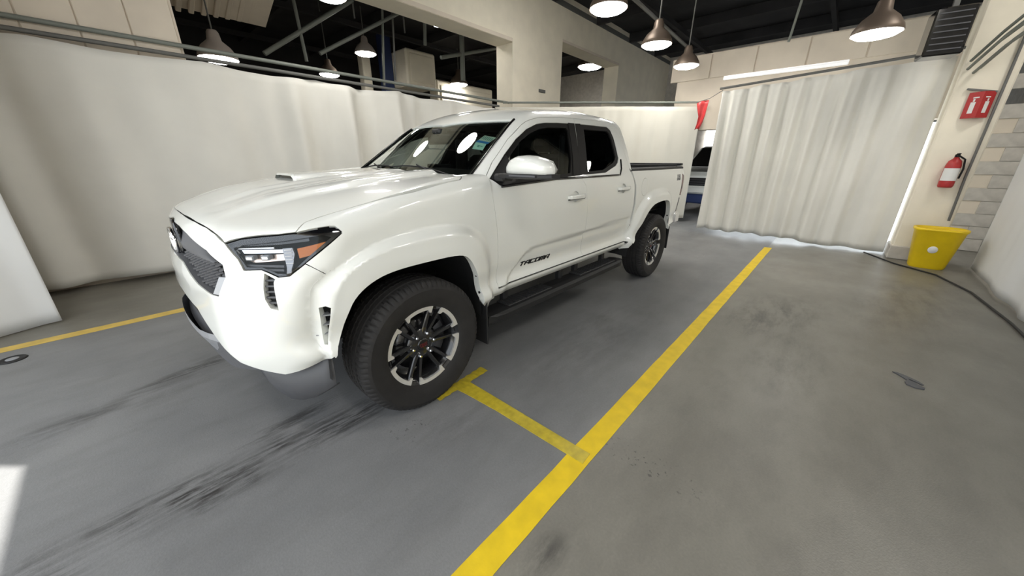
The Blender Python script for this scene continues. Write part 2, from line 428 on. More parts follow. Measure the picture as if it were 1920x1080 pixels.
def panel(name, f, kind, outline, m, parent, holes=(), gap=.0013, hgap=None, depth=.018, off=0., h=.03, join=False, smooth_it=0, keep=(), hsmooth=0, flip=False, par=None):
    """outline: 3D points near the surface (or (x,z) pairs for side maps). depth: how far the edge is folded inwards.
    join: half panel touching y=0, completed by its mirror image."""
    inv, mk = MAPS[kind]
    if par is None: par = [inv(p) if len(p) == 3 else p for p in outline]
    cen = {'nose': (0, 0.), 'top': (1, 0.), 'rad': (1, math.pi/2*.8), 'side': (9, 0), 'fen': (9, 0)}[kind]
    ring = chaikin(par, smooth_it, set(keep)) if smooth_it else par
    ring = dens(ring, h*.6)
    iscen = np.array([cen[0] < 2 and abs(p[cen[0]]-cen[1]) < 1e-5 for p in ring])
    if gap: ring = offset(ring, gap)
    if join: ring = [tuple(cen[1] if (j == cen[0]) else p[j] for j in (0, 1)) if c else p for p, c in zip(ring, iscen)]
    rings = [ring]
    for hl in holes:
        q = [inv(p) if len(p) == 3 else p for p in hl]
        if hsmooth: q = chaikin(q, hsmooth)
        q = dens(q, h*.5); q = offset(q, -(gap if hgap is None else hgap)) ; rings.append(q)
    v2, tr = triangulate(rings, h)
    O, D = mk(v2)
    P = solve(f, O, D, 0, 1.35)
    N = grad(f, P)
    P = P+N*off
    a, b, c = P[tr[:, 0]], P[tr[:, 1]], P[tr[:, 2]]
    fn = np.cross(b-a, c-a); sg = (fn*N[tr[:, 0]]).sum(1) < 0
    tr = np.where(sg[:, None], tr[:, ::-1], tr)
    if flip: tr = tr[:, ::-1]; N = -N
    V = P.tolist(); FC_ = tr.tolist(); LN = [tuple(N[i]) for t in FC_ for i in t]
    if depth:
        cnt = {}
        for t in FC_:
            for i in range(3):
                e = (t[i], t[(i+1) % 3]); k = (min(e), max(e)); cnt.setdefault(k, []).append(e)
        base = len(V); mp = {}
        for k, es in cnt.items():
            if len(es) != 1: continue
            i, j = es[0]
            if join and abs(v2[i][cen[0]]-cen[1]) < 1e-5 and abs(v2[j][cen[0]]-cen[1]) < 1e-5: continue
            for q in (i, j):
                if q not in mp: mp[q] = base+len(mp); V.append((P[q]-(N[q] if not flip else -N[q])*depth).tolist())
            FC_.append([j, i, mp[i], mp[j]])
            n = np.cross(P[i]-P[j], np.array(V[mp[i]])-P[j]); n = n/(np.linalg.norm(n)+1e-12); LN += [tuple(n)]*4
    if join:
        b = len(V); V2 = [[x, -y, z] for x, y, z in V]; F2 = []; L2 = []; k = 0
        for t in FC_:
            F2.append([b+i for i in reversed(t)]); seg = LN[k:k+len(t)]; k += len(t)
            L2 += [(x, -y, z) for x, y, z in reversed(seg)]
        V = V+V2; FC_ = FC_+F2; LN = LN+L2
    me = bpy.data.meshes.new(name); me.from_pydata(V, [], FC_); me.polygons.foreach_set('use_smooth', [True]*len(FC_)); me.update()
    me.normals_split_custom_set(LN)
    o = link(name, me, m, parent); o['_an'] = 1
    return o
def side_pt(x, z, off=0):
    P = solve(f_cab if z > 1.0 and -2.66 < x < -.5 else f_bed if x < -.5 else f_body, [[x, .25, z]], [[0, 1, 0]], 0, 1.35)
    return Vector(P[0])+Vector((0, off, 0))

# ================================================================ THE PICKUP
truck = thing('pickup_truck', 'white crew-cab pickup truck parked between the yellow floor lines', 'truck')
HUBZ = .388
# outlines read off the photograph as points on the body
HOODFR = [(.780, 0, 1.139), (.779, .141, 1.137), (.764, .387, 1.127), (.748, .525, 1.116), (.738, .610, 1.101), (.725, .679, 1.069)]
HLTOP = [(.676, .723, 1.088), (.620, .768, 1.095), (.563, .811, 1.099), (.508, .844, 1.104)]
HLBACK = [(.450, .868, 1.115), (.392, .887, 1.121), (.368, .900, 1.120), (.351, .916, 1.096)]
HLBOT = [(.352, .918, 1.088), (.509, .884, .977), (.560, .880, .944), (.572, .878, .936), (.609, .856, .934), (.630, .825, .950), (.649, .798, .963), (.699, .751, .962), (.705, .729, 1.007), (.718, .700, 1.045)]
GRILLE = [(.814, 0, 1.098), (.811, .20, 1.092), (.804, .352, 1.075), (.780, .597, 1.034), (.760, .685, .983), (.762, .701, .934), (.794, .663, .850), (.807, .623, .851), (.832, .476, .872), (.839, .368, .900), (.841, .254, .935), (.845, 0, .945)]
FASBOT = [(.869, 0, .768), (.869, .106, .763), (.852, .367, .727), (.838, .506, .649), (.818, .615, .581), (.789, .679, .533), (.734, .771, .500), (.663, .824, .477), (.619, .863, .487), (.550, .915, .507), (.514, .930, .523), (.493, .960, .544)]
def _sp(x, z): return tuple(float(v) for v in solve(f_body, [[x, .25, z]], [[0, 1., 0]], 0, 1.35)[0])
SEAMB = [_sp(.444+.064*t, .920+.057*t) for t in (.25, .5, .75)]
VENT1 = [(.645, .815, .948), (.622, .85, .927), (.629, .85, .915), (.640, .87, .801), (.659, .85, .810), (.669, .84, .848), (.661, .83, .893)]
FLF = [(.493, .96, .560), (.515, .95, .575), (.539, .93, .655), (.534, .93, .753), (.516, .93, .864), (.497, .93, .890), (.444, .92, .920)]
fas = HOODFR[::-1]+GRILLE+FASBOT+[p for p in FLF]+SEAMB+[(.508, .884, .976)]+HLBOT[2:]
bumper = panel('bumper_cover', f_body, 'nose', fas, PAINT, truck, holes=[VENT1], join=True, h=.019, depth=.03)
tag(bumper, 'white front bumper cover and grille surround')
hood_out = HOODFR+HLTOP+[(.490, .838, 1.12), (.457, .820, 1.138), (.400, .815, 1.15), (.322, .822, 1.169), (.159, .842, 1.199), (-.05, .858, 1.22), (-.277, .868, 1.27), (-.365, .868, 1.28), (-.395, .850, 1.29), (-.43, .80, 1.3), (-.44, .70, 1.3), (-.42, .50, 1.3), (-.37, .25, 1.3), (-.35, 0, 1.3)]
hood = panel('hood', f_body, 'top', hood_out, PAINT, truck, join=True, h=.026, depth=.02)
panel('inner_liner', f_body, 'top', hood_out, DARK, hood, join=True, h=.08, gap=-.012, depth=0, off=-.021)
# bulge scoop on the hood: lip, dark mouth
def scoop():
    V = []; FS = []; nx, ny = 15, 17; W = .185
    for i in range(nx):
        x = .262-.50*i/(nx-1)
        for j in range(ny):
            t = -1+2*j/(ny-1); y = W*t*(1-.22*(i/(nx-1)))
            rise = .030*(1-i/(nx-1))**1.15*(1-sst(.80, 1.0, abs(t)))+.0015
            V.append((x, y, float(hood_z(np.array([x]), np.array([y]))[0])-.004+rise))
    for i in range(nx-1):
        for j in range(ny-1):
            a = i*ny+j; FS.append((a, a+1, a+ny+1, a+ny))
    b = MB(); b.add(V, FS, True)
    lipv = V[:ny]; low = [(x+.012, y*.96, z-.010) for x, y, z in lipv]
    b.add(lipv+low, [(j, j+1, ny+j+1, ny+j) for j in range(ny-1)])
    o = b.build('hood_scoop', PAINT, hood)
    mo = MB(); inn = [(x-.06, y*.9, float(hood_z(np.array([x-.06]), np.array([y]))[0])+.002) for x, y, z in lipv]
    top = [(x-.004, y*.93, z-.011) for x, y, z in lipv]; bot = [(x-.002, y*.93, float(hood_z(np.array([x]), np.array([y]))[0])+.0012) for x, y, z in lipv]
    mo.add(top+bot, [(j, j+1, ny+j+1, ny+j) for j in range(2, ny-3)])
    mo.build('scoop_mouth', GLOSSK, hood)
scoop()
SEAMF = [(-.621, .92, .569), (-.621, .92, .795), (-.600, .94, .988), (-.578, .94, 1.106), (-.565, .92, 1.217), (-.578, .88, 1.270), (-.595, .85, 1.296)]
fen_out = [(-.395, .850, 1.29), (-.365, .868, 1.28), (-.277, .868, 1.27), (-.05, .858, 1.22), (.159, .842, 1.199), (.322, .822, 1.169), (.400, .815, 1.15), (.457, .820, 1.138), (.490, .838, 1.12), (.508, .844, 1.104)] \
    + HLBACK+[(.352, .918, 1.088), (.509, .884, .977)]+SEAMB[::-1]+[(.444, .92, .920), (.33, .93, .978), (.20, .93, 1.03), (0, .93, 1.06), (-.2, .93, 1.065), (-.36, .93, 1.04), (-.47, .93, .97), (-.53, .93, .89), (-.560, .92, .78), (-.570, .92, .60), (-.60, .92, .50), (-.625, .92, .50)] \
    + SEAMF+[(-.56, .80, 1.30), (-.44, .76, 1.30), (-.43, .80, 1.30)]
fender = panel('front_fender', f_body, 'fen', fen_out, PAINT, truck, h=.024, depth=.02)
panel('inner_liner', f_body, 'fen', fen_out, DARK, fender, h=.08, gap=-.012, depth=0, off=-.021)
VENT2 = [(.503, .782), (.481, .787), (.466, .778), (.503, .606), (.510, .606)]
flare_out = [(.493, .560), (.515, .575), (.539, .655), (.534, .753), (.516, .864), (.497, .890), (.444, .920), (.33, .978), (.20, 1.03), (0, 1.06), (-.2, 1.065), (-.36, 1.04), (-.47, .97), (-.53, .89), (-.560, .78), (-.570, .60), (-.600, .495), (-.500, .468), (-.442, .52)] \
    + [p for p in _ck(ARF, 2)[::-1] if p[1] > .53]
flr = panel('wheel_arch_flare', f_body, 'side', flare_out, PAINT, truck, holes=[VENT2], h=.013, gap=-.006, hgap=.001, depth=.045, off=.0008)
MB().prism([(.535, .80), (.44, .80), (.44, .59), (.535, .59)], 'y', .875, .885).build('vent_back', DARK, flr)
for z in (.645, .69, .735):
    lv = MB(); lv.add([(.53, .90, z), (.46, .932, z), (.46, .932, z+.004), (.53, .90, z+.004), (.53, .88, z), (.46, .88, z), (.46, .88, z+.004), (.53, .88, z+.004)], [(0, 1, 2, 3), (0, 1, 5, 4), (3, 2, 6, 7), (4, 5, 6, 7)])
    lv.build('vent_louvre', SILV, flr)
def clips(par, pts):
    for x, z in pts:
        y = side_pt(x, z).y-.022
        MB().lathe([(0, .006), (.008, .006), (.010, 0), (0, 0)], 'x', (x, y, z), 10).build('clip', PLAS, par)
clips(flr, [(-.398, .72), (-.424, .60)])

# ---- grille
gr = MB()
def grl(y, z, off):
    P = solve(f_body, [[.1, y, z]], [[1., 0, 0]], 0, 1.2)[0]; return (float(P[0])+off, y, z)
gp = chaikin([(p[1], p[2]) for p in GRILLE], 0)
full = gp+[(-a, b) for a, b in gp[::-1] if a > 0]
ring_o = dens(full, .03)
vs = [grl(a, b, -.004) for a, b in ring_o]; vi = [grl(a*.985, .985+(b-.985)*.965, -.040) for a, b in ring_o]; n = len(vs)
gr.add(vs+vi, [(i, (i+1) % n, n+(i+1) % n, n+i) for i in range(n)], False)
grille = gr.build('grille', PLASG, truck)
bk = MB(); bk.add([grl(a*.99, .985+(b-.985)*.97, -.062) for a, b in ring_o], [tuple(range(n))]); bk.build('grille_back', DARK, grille)
def gin(y, z, s=.97): return bool(inside(np.array([y]), np.array([z]), [(a*s, b) for a, b in full])[0])
# honeycomb-like rows of raised teeth in the lower and outer mesh, smooth band in the upper middle
teeth = MB()
for row, z in enumerate([.862, .880, .898, .916, .934, .952, .970]):
    b = teeth; cnt = 0
    ys = np.arange(-.70, .701, .040)+(.020 if row % 2 else 0)
    for y in ys:
        y = float(y)
        if not (gin(y-.018, z) and gin(y+.018, z) and gin(y, z-.010) and gin(y, z+.008)): continue
        if abs(y) < .20 and z > .93: continue
        x = grl(y, z, -.024)[0]
        A = [(x-.016, y-.020, z+.010), (x+.008, y-.007, z+.002), (x+.008, y+.007, z+.002), (x-.016, y+.020, z+.010), (x-.016, y-.020, z+.003), (x+.008, y-.007, z-.004), (x+.008, y+.007, z-.004), (x-.016, y+.020, z+.003)]
        b.add(A, [(0, 1, 5, 4), (1, 2, 6, 5), (2, 3, 7, 6), (0, 3, 2, 1), (4, 5, 6, 7)]); cnt += 1
teeth.build('grille_mesh', PLASG, grille)['kind'] = 'stuff'
band = MB(); ny = 41
for a, b_ in ((.985, 1.062),):
    V = []
    for j in range(ny):
        y = -.60+1.2*j/(ny-1); lim = 1.085-.11*(abs(y)/.62)**1.6
        V += [grl(y, .975, -.026), grl(y, min(1.0, lim), -.020), grl(y, lim, -.036)]
    FS = []
    for j in range(ny-1):
        for k in range(2): q = j*3+k; FS.append((q, q+1, q+4, q+3))
    band.add(V, FS, True)
band.build('upper_band', PLASG, grille)
for sgn in (1, -1):
    b = MB(); q = [(.66, .93), (.700, .932), (.662, .854), (.622, .854)]
    b.add([grl(sgn*y, z, -.004) for y, z in q]+[grl(sgn*y, z, -.04) for y, z in q], [(0, 1, 2, 3), (0, 3, 7, 4), (0, 1, 5, 4), (2, 3, 7, 6)]); b.build('corner_block', SILV, grille)
# oval emblem
em = MB()
def oval(ry, rz, r, cy=0, cz=0):
    return [(.836-(cy+ry*math.cos(t))**2*.15, cy+ry*math.cos(t), .995+cz+rz*math.sin(t)) for t in [2*math.pi*i/40 for i in range(40)]]
em.tube(oval(.098, .066, 0), .0075, 8, True); em.tube(oval(.030, .062, 0, 0, -.001), .006, 8, True); em.tube(oval(.066, .024, 0, 0, .032), .006, 8, True)
e = em.build('emblem', CHROME, grille); tag(e, 'chrome oval emblem of three interlocking rings')
b = MB(); b.lathe([(0, 0), (.115, -.004), (.118, -.02), (0, -.02)], 'x', (.826, 0, .995), 32); b.build('emblem_plate', GLOSSK, grille)

# ---- lower valance, lower intake and skid plate
def low_pt(y, z):
    """profile of the black lower bumper, tucked under the white cover"""
    x = .882-.17*y*y-.9*max(abs(y)-.5, 0)**2-.16*max(.62-z, 0)
    return x
V = []; FS = []; ys = np.linspace(-.80, .80, 41); zs = [.80, .70, .62, .56, .50, .455, .425]
for y in ys:
    for k, z in enumerate(zs):
        zz = z+(.07*max(abs(y)-.45, 0)/.35 if k > 2 else 0)
        V.append((low_pt(y, zz)-.014-(.05 if k in (1, 2) and abs(y) < .52 else 0), float(y), zz))
nz = len(zs)
for i in range(len(ys)-1):
    for k in range(nz-1): a = i*nz+k; FS.append((a, a+1, a+nz+1, a+nz))
va = MB(); va.add(V, FS, False); valance = va.build('lower_valance', PLASG, truck)
for z in (.715, .675, .635): 
    b = MB(); yy = np.linspace(-.50, .50, 15); b.tube([(low_pt(y, z)-.045, y, z) for y in yy], .007, 6); b.build('intake_bar', PLAS, valance)
sk = MB(); V = []; yy = np.linspace(-.46, .46, 13)
for y in yy:
    e_ = .0 if abs(y) < .34 else (abs(y)-.34)*.25
    V += [(low_pt(y, .60)+.004-e_, y, .600), (low_pt(y, .565)+.010-e_, y, .565), (low_pt(y, .47)-.012-e_, y, .470), (low_pt(y, .40)-.12, y, .405)]
sk.add(V, [(i*4+k, i*4+k+1, i*4+k+5, i*4+k+4) for i in range(12) for k in range(3)], False)
tag(sk.build('skid_plate', SILV, truck), 'silver grey skid plate under the front bumper')
for sgn in (1, -1):
    b = MB(); b.box((.80, sgn*.30, .60), (.05, .03, .05), bev=.008); b.build('tow_hook', PLAS, truck)
    b = MB()
    for k in range(4): b.add([(.80-k*.004, sgn*(.10+.1*k), .45), (.815-k*.004, sgn*(.115+.1*k), .432), (.80-k*.004, sgn*(.13+.1*k), .45), (.78, sgn*(.115+.1*k), .45)], [(0, 1, 2), (0, 1, 3), (1, 2, 3)])
    b.build('valance_tab', PLAS, truck)['kind'] = 'stuff'

# ---- headlights (left one, then mirrored)
HL = [HOODFR[-1]]+HLTOP+HLBACK+HLBOT
def nz_off(pts, off):
    o = []
    for p in pts:
        q = np.array([MAPS['nose'][0](p)]); O, D = MAPS['nose'][1](q); P = solve(f_body, O, D, 0, 1.35); o.append((P+grad(f_body, P)*off)[0])
    return [Vector(v) for v in o]
def patch(name, pts, m, parent, off, th=.006, h=.02):
    return panel(name, f_body, 'nose', pts, m, parent, off=off, gap=0, depth=th, h=h)
hl = panel('headlight', f_body, 'nose', HL, DARK, truck, off=-.055, gap=-.002, depth=-.05, h=.03)
tag(hl, 'black slanted headlight housing with chrome bar and amber corner')
lens = panel('lens', f_body, 'nose', HL, LENSG, hl, off=-.003, gap=.004, depth=0, h=.025)
inner = [tuple(p) for p in HL]
panel('lens_border', f_body, 'nose', HL, GLOSSK, hl, off=-.0065, gap=.003, depth=.01, h=.02,
      holes=[[(.706, .705, 1.052), (.676, .735, 1.064), (.563, .822, 1.074), (.508, .848, 1.080), (.420, .887, 1.090), (.392, .900, 1.078), (.509, .886, .992), (.572, .880, .948), (.609, .858, .946), (.649, .800, .973), (.692, .757, .974), (.698, .732, 1.007)]], hgap=0)
patch('chrome_bar', [(.704, .672, 1.043), (.563, .813, 1.040), (.564, .817, 1.024), (.700, .690, 1.028)], CHROME, hl, -.026)
patch('light_bar', [(.690, .700, 1.052), (.590, .795, 1.053), (.590, .795, 1.045), (.695, .690, 1.046)], WLENS, hl, -.024, h=.01)
patch('light_guide', [(.565, .814, 1.044), (.532, .831, 1.045), (.531, .840, 1.018), (.545, .845, .985), (.556, .845, .965), (.562, .858, .937), (.582, .850, .935), (.572, .84, .972), (.568, .822, 1.009)], SILV, hl, -.024, .015)
gt = MB()
for k in range(5):
    z = 1.036-k*.013
    P = nz_off([(.56, .818, z), (.536, .832, z)], -.020); gt.tube(P, .0022, 5)
gt.build('guide_rib', WLENS, hl)
patch('reflector', [(.700, .690, 1.018), (.567, .812, 1.018), (.570, .817, .996), (.668, .735, .990)], PEACH, hl, -.042)
for (x0, x1, y0, y1) in ((.672, .645, .722, .750), (.630, .600, .765, .790)):
    P = nz_off([((x0+x1)/2, (y0+y1)/2, 1.010)], -.022)[0]
    b = MB(); d = Vector((.72, .69, 0)); t_ = Vector((-.69, .72, 0))
    rot = Matrix((t_, d, Vector((0, 0, 1)))).transposed()
    b.box(P, (.034, .03, .020), rot, bev=.003); o = b.build('projector', SILV, hl)
    b = MB(); b.box(P+d*.0152, (.026, .003, .013), rot, bev=.001); b.build('projector_glass', CHROME, o)
for k, z in enumerate((.985, .972)):
    patch('lower_fin', [(.690, .722, z), (.575, .825, z-.006), (.577, .829, z-.013), (.690, .726, z-.007)], PLASG, hl, -.022+.004*k, .02)
patch('silver_trim', [(.625, .822, .956), (.606, .842, .948), (.583, .859, .947), (.570, .867, .950), (.572, .869, .940), (.600, .856, .938), (.615, .838, .944)], SILV, hl, -.008, .01, .012)
patch('black_fin', [(.690, .700, 1.075), (.563, .818, 1.088), (.470, .862, 1.088), (.470, .862, 1.070), (.563, .818, 1.062), (.692, .705, 1.060)], GLOSSK, hl, -.020)
patch('turn_signal', [(.520, .853, 1.040), (.410, .895, 1.062), (.462, .886, 1.012), (.521, .862, 1.000)], AMBER, hl, -.013)
v1 = panel('vent_insert', f_body, 'nose', VENT1, PLAS, bumper, off=-.03, gap=-.006, depth=0, h=.03)
for k in range(5):
    z = .925-k*.024
    patch('louvre', [(.66, .83-.002*k, z+.004), (.625, .868, z+.004), (.627, .869, z-.003), (.662, .832-.002*k, z-.003)], PLASG, v1, -.010, .018, .015)

# ---- doors
WIN1 = [(-.602, 1.283), (-.690, 1.350), (-.802, 1.432), (-.951, 1.531), (-1.082, 1.598), (-1.216, 1.641), (-1.329, 1.658), (-1.50, 1.670), (-1.745, 1.679), (-1.640, 1.40), (-1.599, 1.278), (-1.495, 1.274), (-.979, 1.248), (-.692, 1.231), (-.646, 1.244)]
GL1 = [(-.80, 1.300), (-.80, 1.398), (-.860, 1.440), (-.985, 1.520), (-1.11, 1.575), (-1.240, 1.612), (-1.35, 1.627), (-1.60, 1.640), (-1.62, 1.62), (-1.54, 1.40), (-1.475, 1.300), (-1.10, 1.283), (-.84, 1.272)]
SPLIT = [(-1.775, 1.723), (-1.750, 1.679), (-1.677, 1.500), (-1.640, 1.400), (-1.603, 1.288), (-1.630, 1.235), (-1.665, 1.190), (-1.697, 1.071), (-1.712, .930), (-1.715, .791), (-1.735, .650), (-1.745, .572)]
WIN2 = [(-1.755, 1.680), (-1.827, 1.683), (-2.327, 1.692), (-2.379, 1.666), (-2.395, 1.60), (-2.370, 1.416), (-2.330, 1.375), (-2.270, 1.345), (-2.034, 1.288), (-1.699, 1.280), (-1.607, 1.279), (-1.646, 1.400)]
GL2 = [(-1.880, 1.645), (-2.30, 1.655), (-2.335, 1.635), (-2.345, 1.59), (-2.322, 1.430), (-2.29, 1.400), (-2.235, 1.372), (-2.02, 1.315), (-1.745, 1.305), (-1.78, 1.40)]
d1 = [(-.595, 1.296), (-.694, 1.379), (-.896, 1.525), (-1.056, 1.621), (-1.120, 1.650), (-1.183, 1.669), (-1.270, 1.688), (-1.45, 1.706), (-1.60, 1.716)]+SPLIT+[(-.621, .572), (-.621, .795), (-.600, .988), (-.578, 1.106), (-.565, 1.217), (-.575, 1.270)]
d2 = SPLIT[::-1]+[(-2.159, 1.736), (-2.45, 1.735), (-2.510, 1.715), (-2.530, 1.660), (-2.530, 1.45), (-2.545, 1.300), (-2.585, 1.235), (-2.618, 1.150), (-2.652, .961), (-2.645, .823), (-2.650, .71), (-2.600, .572)]
def ELL(cx, cz, rx, rz): return [(cx+rx*math.cos(t), cz+rz*math.sin(t)) for t in [2*math.pi*i/20 for i in range(20)]]
REC = {'front': ELL(-1.50, 1.118, .060, .043), 'rear': ELL(-2.36, 1.138, .060, .043)}
fd = panel('front_door', f_cab, 'side', d1, PAINT, truck, holes=[WIN1, REC['front']], h=.022, hgap=0)
rd = panel('rear_door', f_cab, 'side', d2, PAINT, truck, holes=[WIN2, REC['rear']], h=.024, hgap=0)
for dr, d, wn, gl, gm, nmw in ((fd, d1, WIN1, GL1, SIDEG, 'front'), (rd, d2, WIN2, GL2, TINTG, 'rear')):
    panel('handle_recess', f_cab, 'side', REC[nmw], PAINT, dr, h=.02, gap=-.001, depth=0, off=-.015)
    panel('door_liner', f_cab, 'side', d, DARK, dr, holes=[wn], h=.09, gap=-.012, depth=0, off=-.020)
    panel('window_surround', f_cab, 'side', wn, SEAL, dr, holes=[gl], h=.03, gap=.0005, depth=.03, off=-.006)
    panel('window_glass', f_cab, 'side', gl, gm, dr, h=.06, gap=-.006, depth=0, off=-.018)
panel('sail_trim', f_cab, 'side', [(-.612, 1.286), (-.802, 1.425), (-.802, 1.262), (-.692, 1.238), (-.652, 1.250)], PLAS, fd, h=.03, gap=0, depth=.01, off=.001)
panel('pillar_trim', f_cab, 'side', [(-1.655, 1.676), (-1.742, 1.677), (-1.640, 1.400), (-1.601, 1.281), (-1.505, 1.277), (-1.56, 1.40)], SEAL, fd, h=.03, gap=-.004, depth=.01, off=.001)
panel('pillar_trim', f_cab, 'side', [(-1.757, 1.677), (-1.835, 1.681), (-1.745, 1.40), (-1.705, 1.284), (-1.612, 1.283), (-1.648, 1.400)], SEAL, rd, h=.03, gap=-.004, depth=.01, off=.001)
for dr, xs in ((fd, (-.655, -1.60)), (rd, (-1.61, -2.30))):
    st = [side_pt(xs[0]+(xs[1]-xs[0])*k/14, 1.262 if dr is rd else 1.236+.026*min(1, k/9), .003) for k in range(15)]
    if dr is rd: st += [side_pt(-2.36, 1.315, .003), side_pt(-2.395, 1.40, .003)]
    MB().tube(st, .009, 6).build('belt_moulding', GLOSSK, dr)
def handle(parent, x0, x1, z):
    cx = (x0+x1)/2; L = abs(x1-x0)
    cup = MB(); V = []; FS = []
    for i in range(9):
        for j in range(9):
            u = -1+i/4; v = -1+j/4; r2_ = min(1, u*u*.9+v*v*.9)
            q = side_pt(cx+u*L*.36, z+v*.042); V.append((q.x, q.y+.0012-.012*(1-r2_)*0, q.z))
    h_ = MB(); y0 = side_pt(cx, z).y
    prof = [(x0+.0, .012), (x0-.02, .030), (x0-.06, .038), (cx, .040), (x1+.06, .038), (x1+.02, .028), (x1, .010)]
    vs = []; fs = []
    for k, (x, dy) in enumerate(prof):
        yb = side_pt(x, z).y
        hh = .0165 if 0 < k < 6 else .013
        for (a, b2) in ((-hh, dy-.012), (-hh*.8, dy), (hh*.6, dy+.002), (hh, dy-.004), (hh, dy-.014)): vs.append((x, yb+b2, z+a))
    for k in range(6):
        for j in range(5): a = k*5+j; b2 = k*5+(j+1) % 5; fs.append((a, b2, b2+5, a+5))
    fs += [tuple(range(5)), tuple(reversed(range(30, 35)))]
    h_.add(vs, fs, False); o = h_.build('door_handle', PAINT, parent)
    bv = o.modifiers.new('b', 'BEVEL'); bv.width = .003; bv.segments = 2
    c_ = MB(); c_.box((cx, y0+.004, z-.019), (L*.96, .012, .006)); c_.build('handle_seal', SEAL, o)
handle(fd, -1.392, -1.640, 1.117); handle(rd, -2.245, -2.490, 1.137)
# rocker under the doors
rk = panel('rocker_panel', f_cab, 'side', [(-.60, .563), (-2.60, .563), (-2.62, .505), (-.612, .505)], PAINT, truck, h=.02, depth=.05)
# lettering on the front door
def letter_mesh(name, txt, size, m, parent, fn, scx=1.0, ext=.002, bold=.0, shear=0, spacing=1.0):
    cu = bpy.data.curves.new('txt', 'FONT'); cu.body = txt; cu.size = size; cu.extrude = ext; cu.offset = bold; cu.shear = shear; cu.space_character = spacing
    cu.resolution_u = 2
    to = bpy.data.objects.new('txt', cu); COL.objects.link(to)
    bpy.context.view_layer.update()
    me = bpy.data.meshes.new_from_object(to.evaluated_get(bpy.context.evaluated_depsgraph_get())); me.name = name
    bpy.data.objects.remove(to)
    for v in me.vertices: v.co = fn(v.co.x*scx, v.co.y, v.co.z)
    me.materials.clear(); o = link(name, me, m, parent); return o
# block lettering of the door badge: every glyph as strokes in a 4 x 4 cell
GLY = {'T': [((0, 4), (4, 4)), ((2, 4), (2, 0))], 'A': [((0, 0), (0, 3)), ((0, 3), (1, 4)), ((1, 4), (4, 4)), ((4, 4), (4, 0)), ((0, 1.6), (4, 1.6))],
       'C': [((4, 4), (0, 4)), ((0, 4), (0, 0)), ((0, 0), (4, 0))], 'O': [((0, 4), (4, 4)), ((4, 4), (4, 0)), ((4, 0), (0, 0)), ((0, 0), (0, 4))],
       'M': [((0, 0), (0, 4)), ((0, 4), (4, 4)), ((2, 4), (2, 0)), ((4, 4), (4, 0))],
       'R': [((0, 0), (0, 4)), ((0, 4), (4, 4)), ((4, 4), (4, 2)), ((4, 2), (0, 2)), ((1.5, 2), (4, 0))], 'D': [((0, 0), (0, 4)), ((0, 4), (3, 4)), ((3, 4), (4, 3)), ((4, 3), (4, 1)), ((4, 1), (3, 0)), ((3, 0), (0, 0))],
       'S': [((4, 4), (0, 4)), ((0, 4), (0, 2)), ((0, 2), (4, 2)), ((4, 2), (4, 0)), ((4, 0), (0, 0))], 'P': [((0, 0), (0, 4)), ((0, 4), (4, 4)), ((4, 4), (4, 2)), ((4, 2), (0, 2))]}
def badge(name, txt, x0, x1, z0, z1, m, parent, th=.004, stroke=.9, slant=.25, surf=None, zr=0):
    surf = surf or (lambda x, z: side_pt(x, z).y)
    n = len(txt); cw = (x1-x0)/n; H = z1-z0; b = MB()
    for i, ch in enumerate(txt):
        if ch == ' ': continue
        for (ax, az), (bx, bz) in GLY[ch]:
            def W(u, v): 
                u = u/4*.70+.13; xx = x0+cw*(i+u)+(v/4-.5)*slant*H*(1 if x1 > x0 else -1)
                return xx, z0+H*(v/4)+zr*(i+u)/n
            p, q = W(ax, az), W(bx, bz)
            d = np.array([q[0]-p[0], q[1]-p[1]]); L = np.hypot(*d); d /= L
            nx = np.array([-d[1], d[0]]); hw = H/4*stroke*.5*(1.0 if abs(d[1]) < .5 else 1.35)
            p = np.array(p)-d*hw*.9; q = np.array(q)+d*hw*.9
            c = [p+nx*hw, q+nx*hw, q-nx*hw, p-nx*hw]
            vs = [(a[0], surf(a[0], a[1])-.001, a[1]) for a in c]+[(a[0], surf(a[0], a[1])+th, a[1]) for a in c]
            b.add(vs, [(4, 5, 6, 7), (0, 1, 5, 4), (1, 2, 6, 5), (2, 3, 7, 6), (3, 0, 4, 7)])
    return b.build(name, m, parent)
bd = badge('lettering', 'TACOMA', -.880, -1.252, .661, .686, DARK, fd, zr=-.008, slant=.7, stroke=1.15)
tag(bd, 'black block letter model name on the door')

# ---- roof, pillars, windshield
WSTOP = [(-.930, 0), (-.963, .253), (-1.000, .45), (-1.045, .60), (-1.072, .654)]
WSSIDE = [(-1.072, .654), (-.90, .690), (-.72, .725), (-.545, .757)]
def cabpt(x, y): return (x, y, 1.0)
def rpt(x, y):   # surface point above (x,y) on the cab
    P = solve(f_cab, [[x, y, .85]], [[0, 0, 1.]], 0, 1.2)[0]; return tuple(float(a) for a in P)
wst = [rpt(*p) for p in WSTOP]; wss = [rpt(*p) for p in WSSIDE]
DSEAM = [(-.595, 1.296), (-.694, 1.379), (-.896, 1.525), (-1.056, 1.621), (-1.120, 1.650), (-1.183, 1.669), (-1.270, 1.688), (-1.45, 1.706), (-1.60, 1.716), (-1.775, 1.723), (-2.159, 1.736), (-2.45, 1.735), (-2.510, 1.715), (-2.530, 1.660), (-2.530, 1.45), (-2.545, 1.32), (-2.585, 1.30), (-2.60, 1.45)]
ds = [tuple(side_pt(x, z)) for x, z in DSEAM]
roof_out = wst+wss[1:]+[(-.50, .77, 1.29), (-.53, .82, 1.29)]+ds+[rpt(-2.610, .60), rpt(-2.640, .45), rpt(-2.66, 0)]
roof_out[0] = (wst[0][0], 0, wst[0][2]); roof_out[-1] = (roof_out[-1][0], 0, roof_out[-1][2])
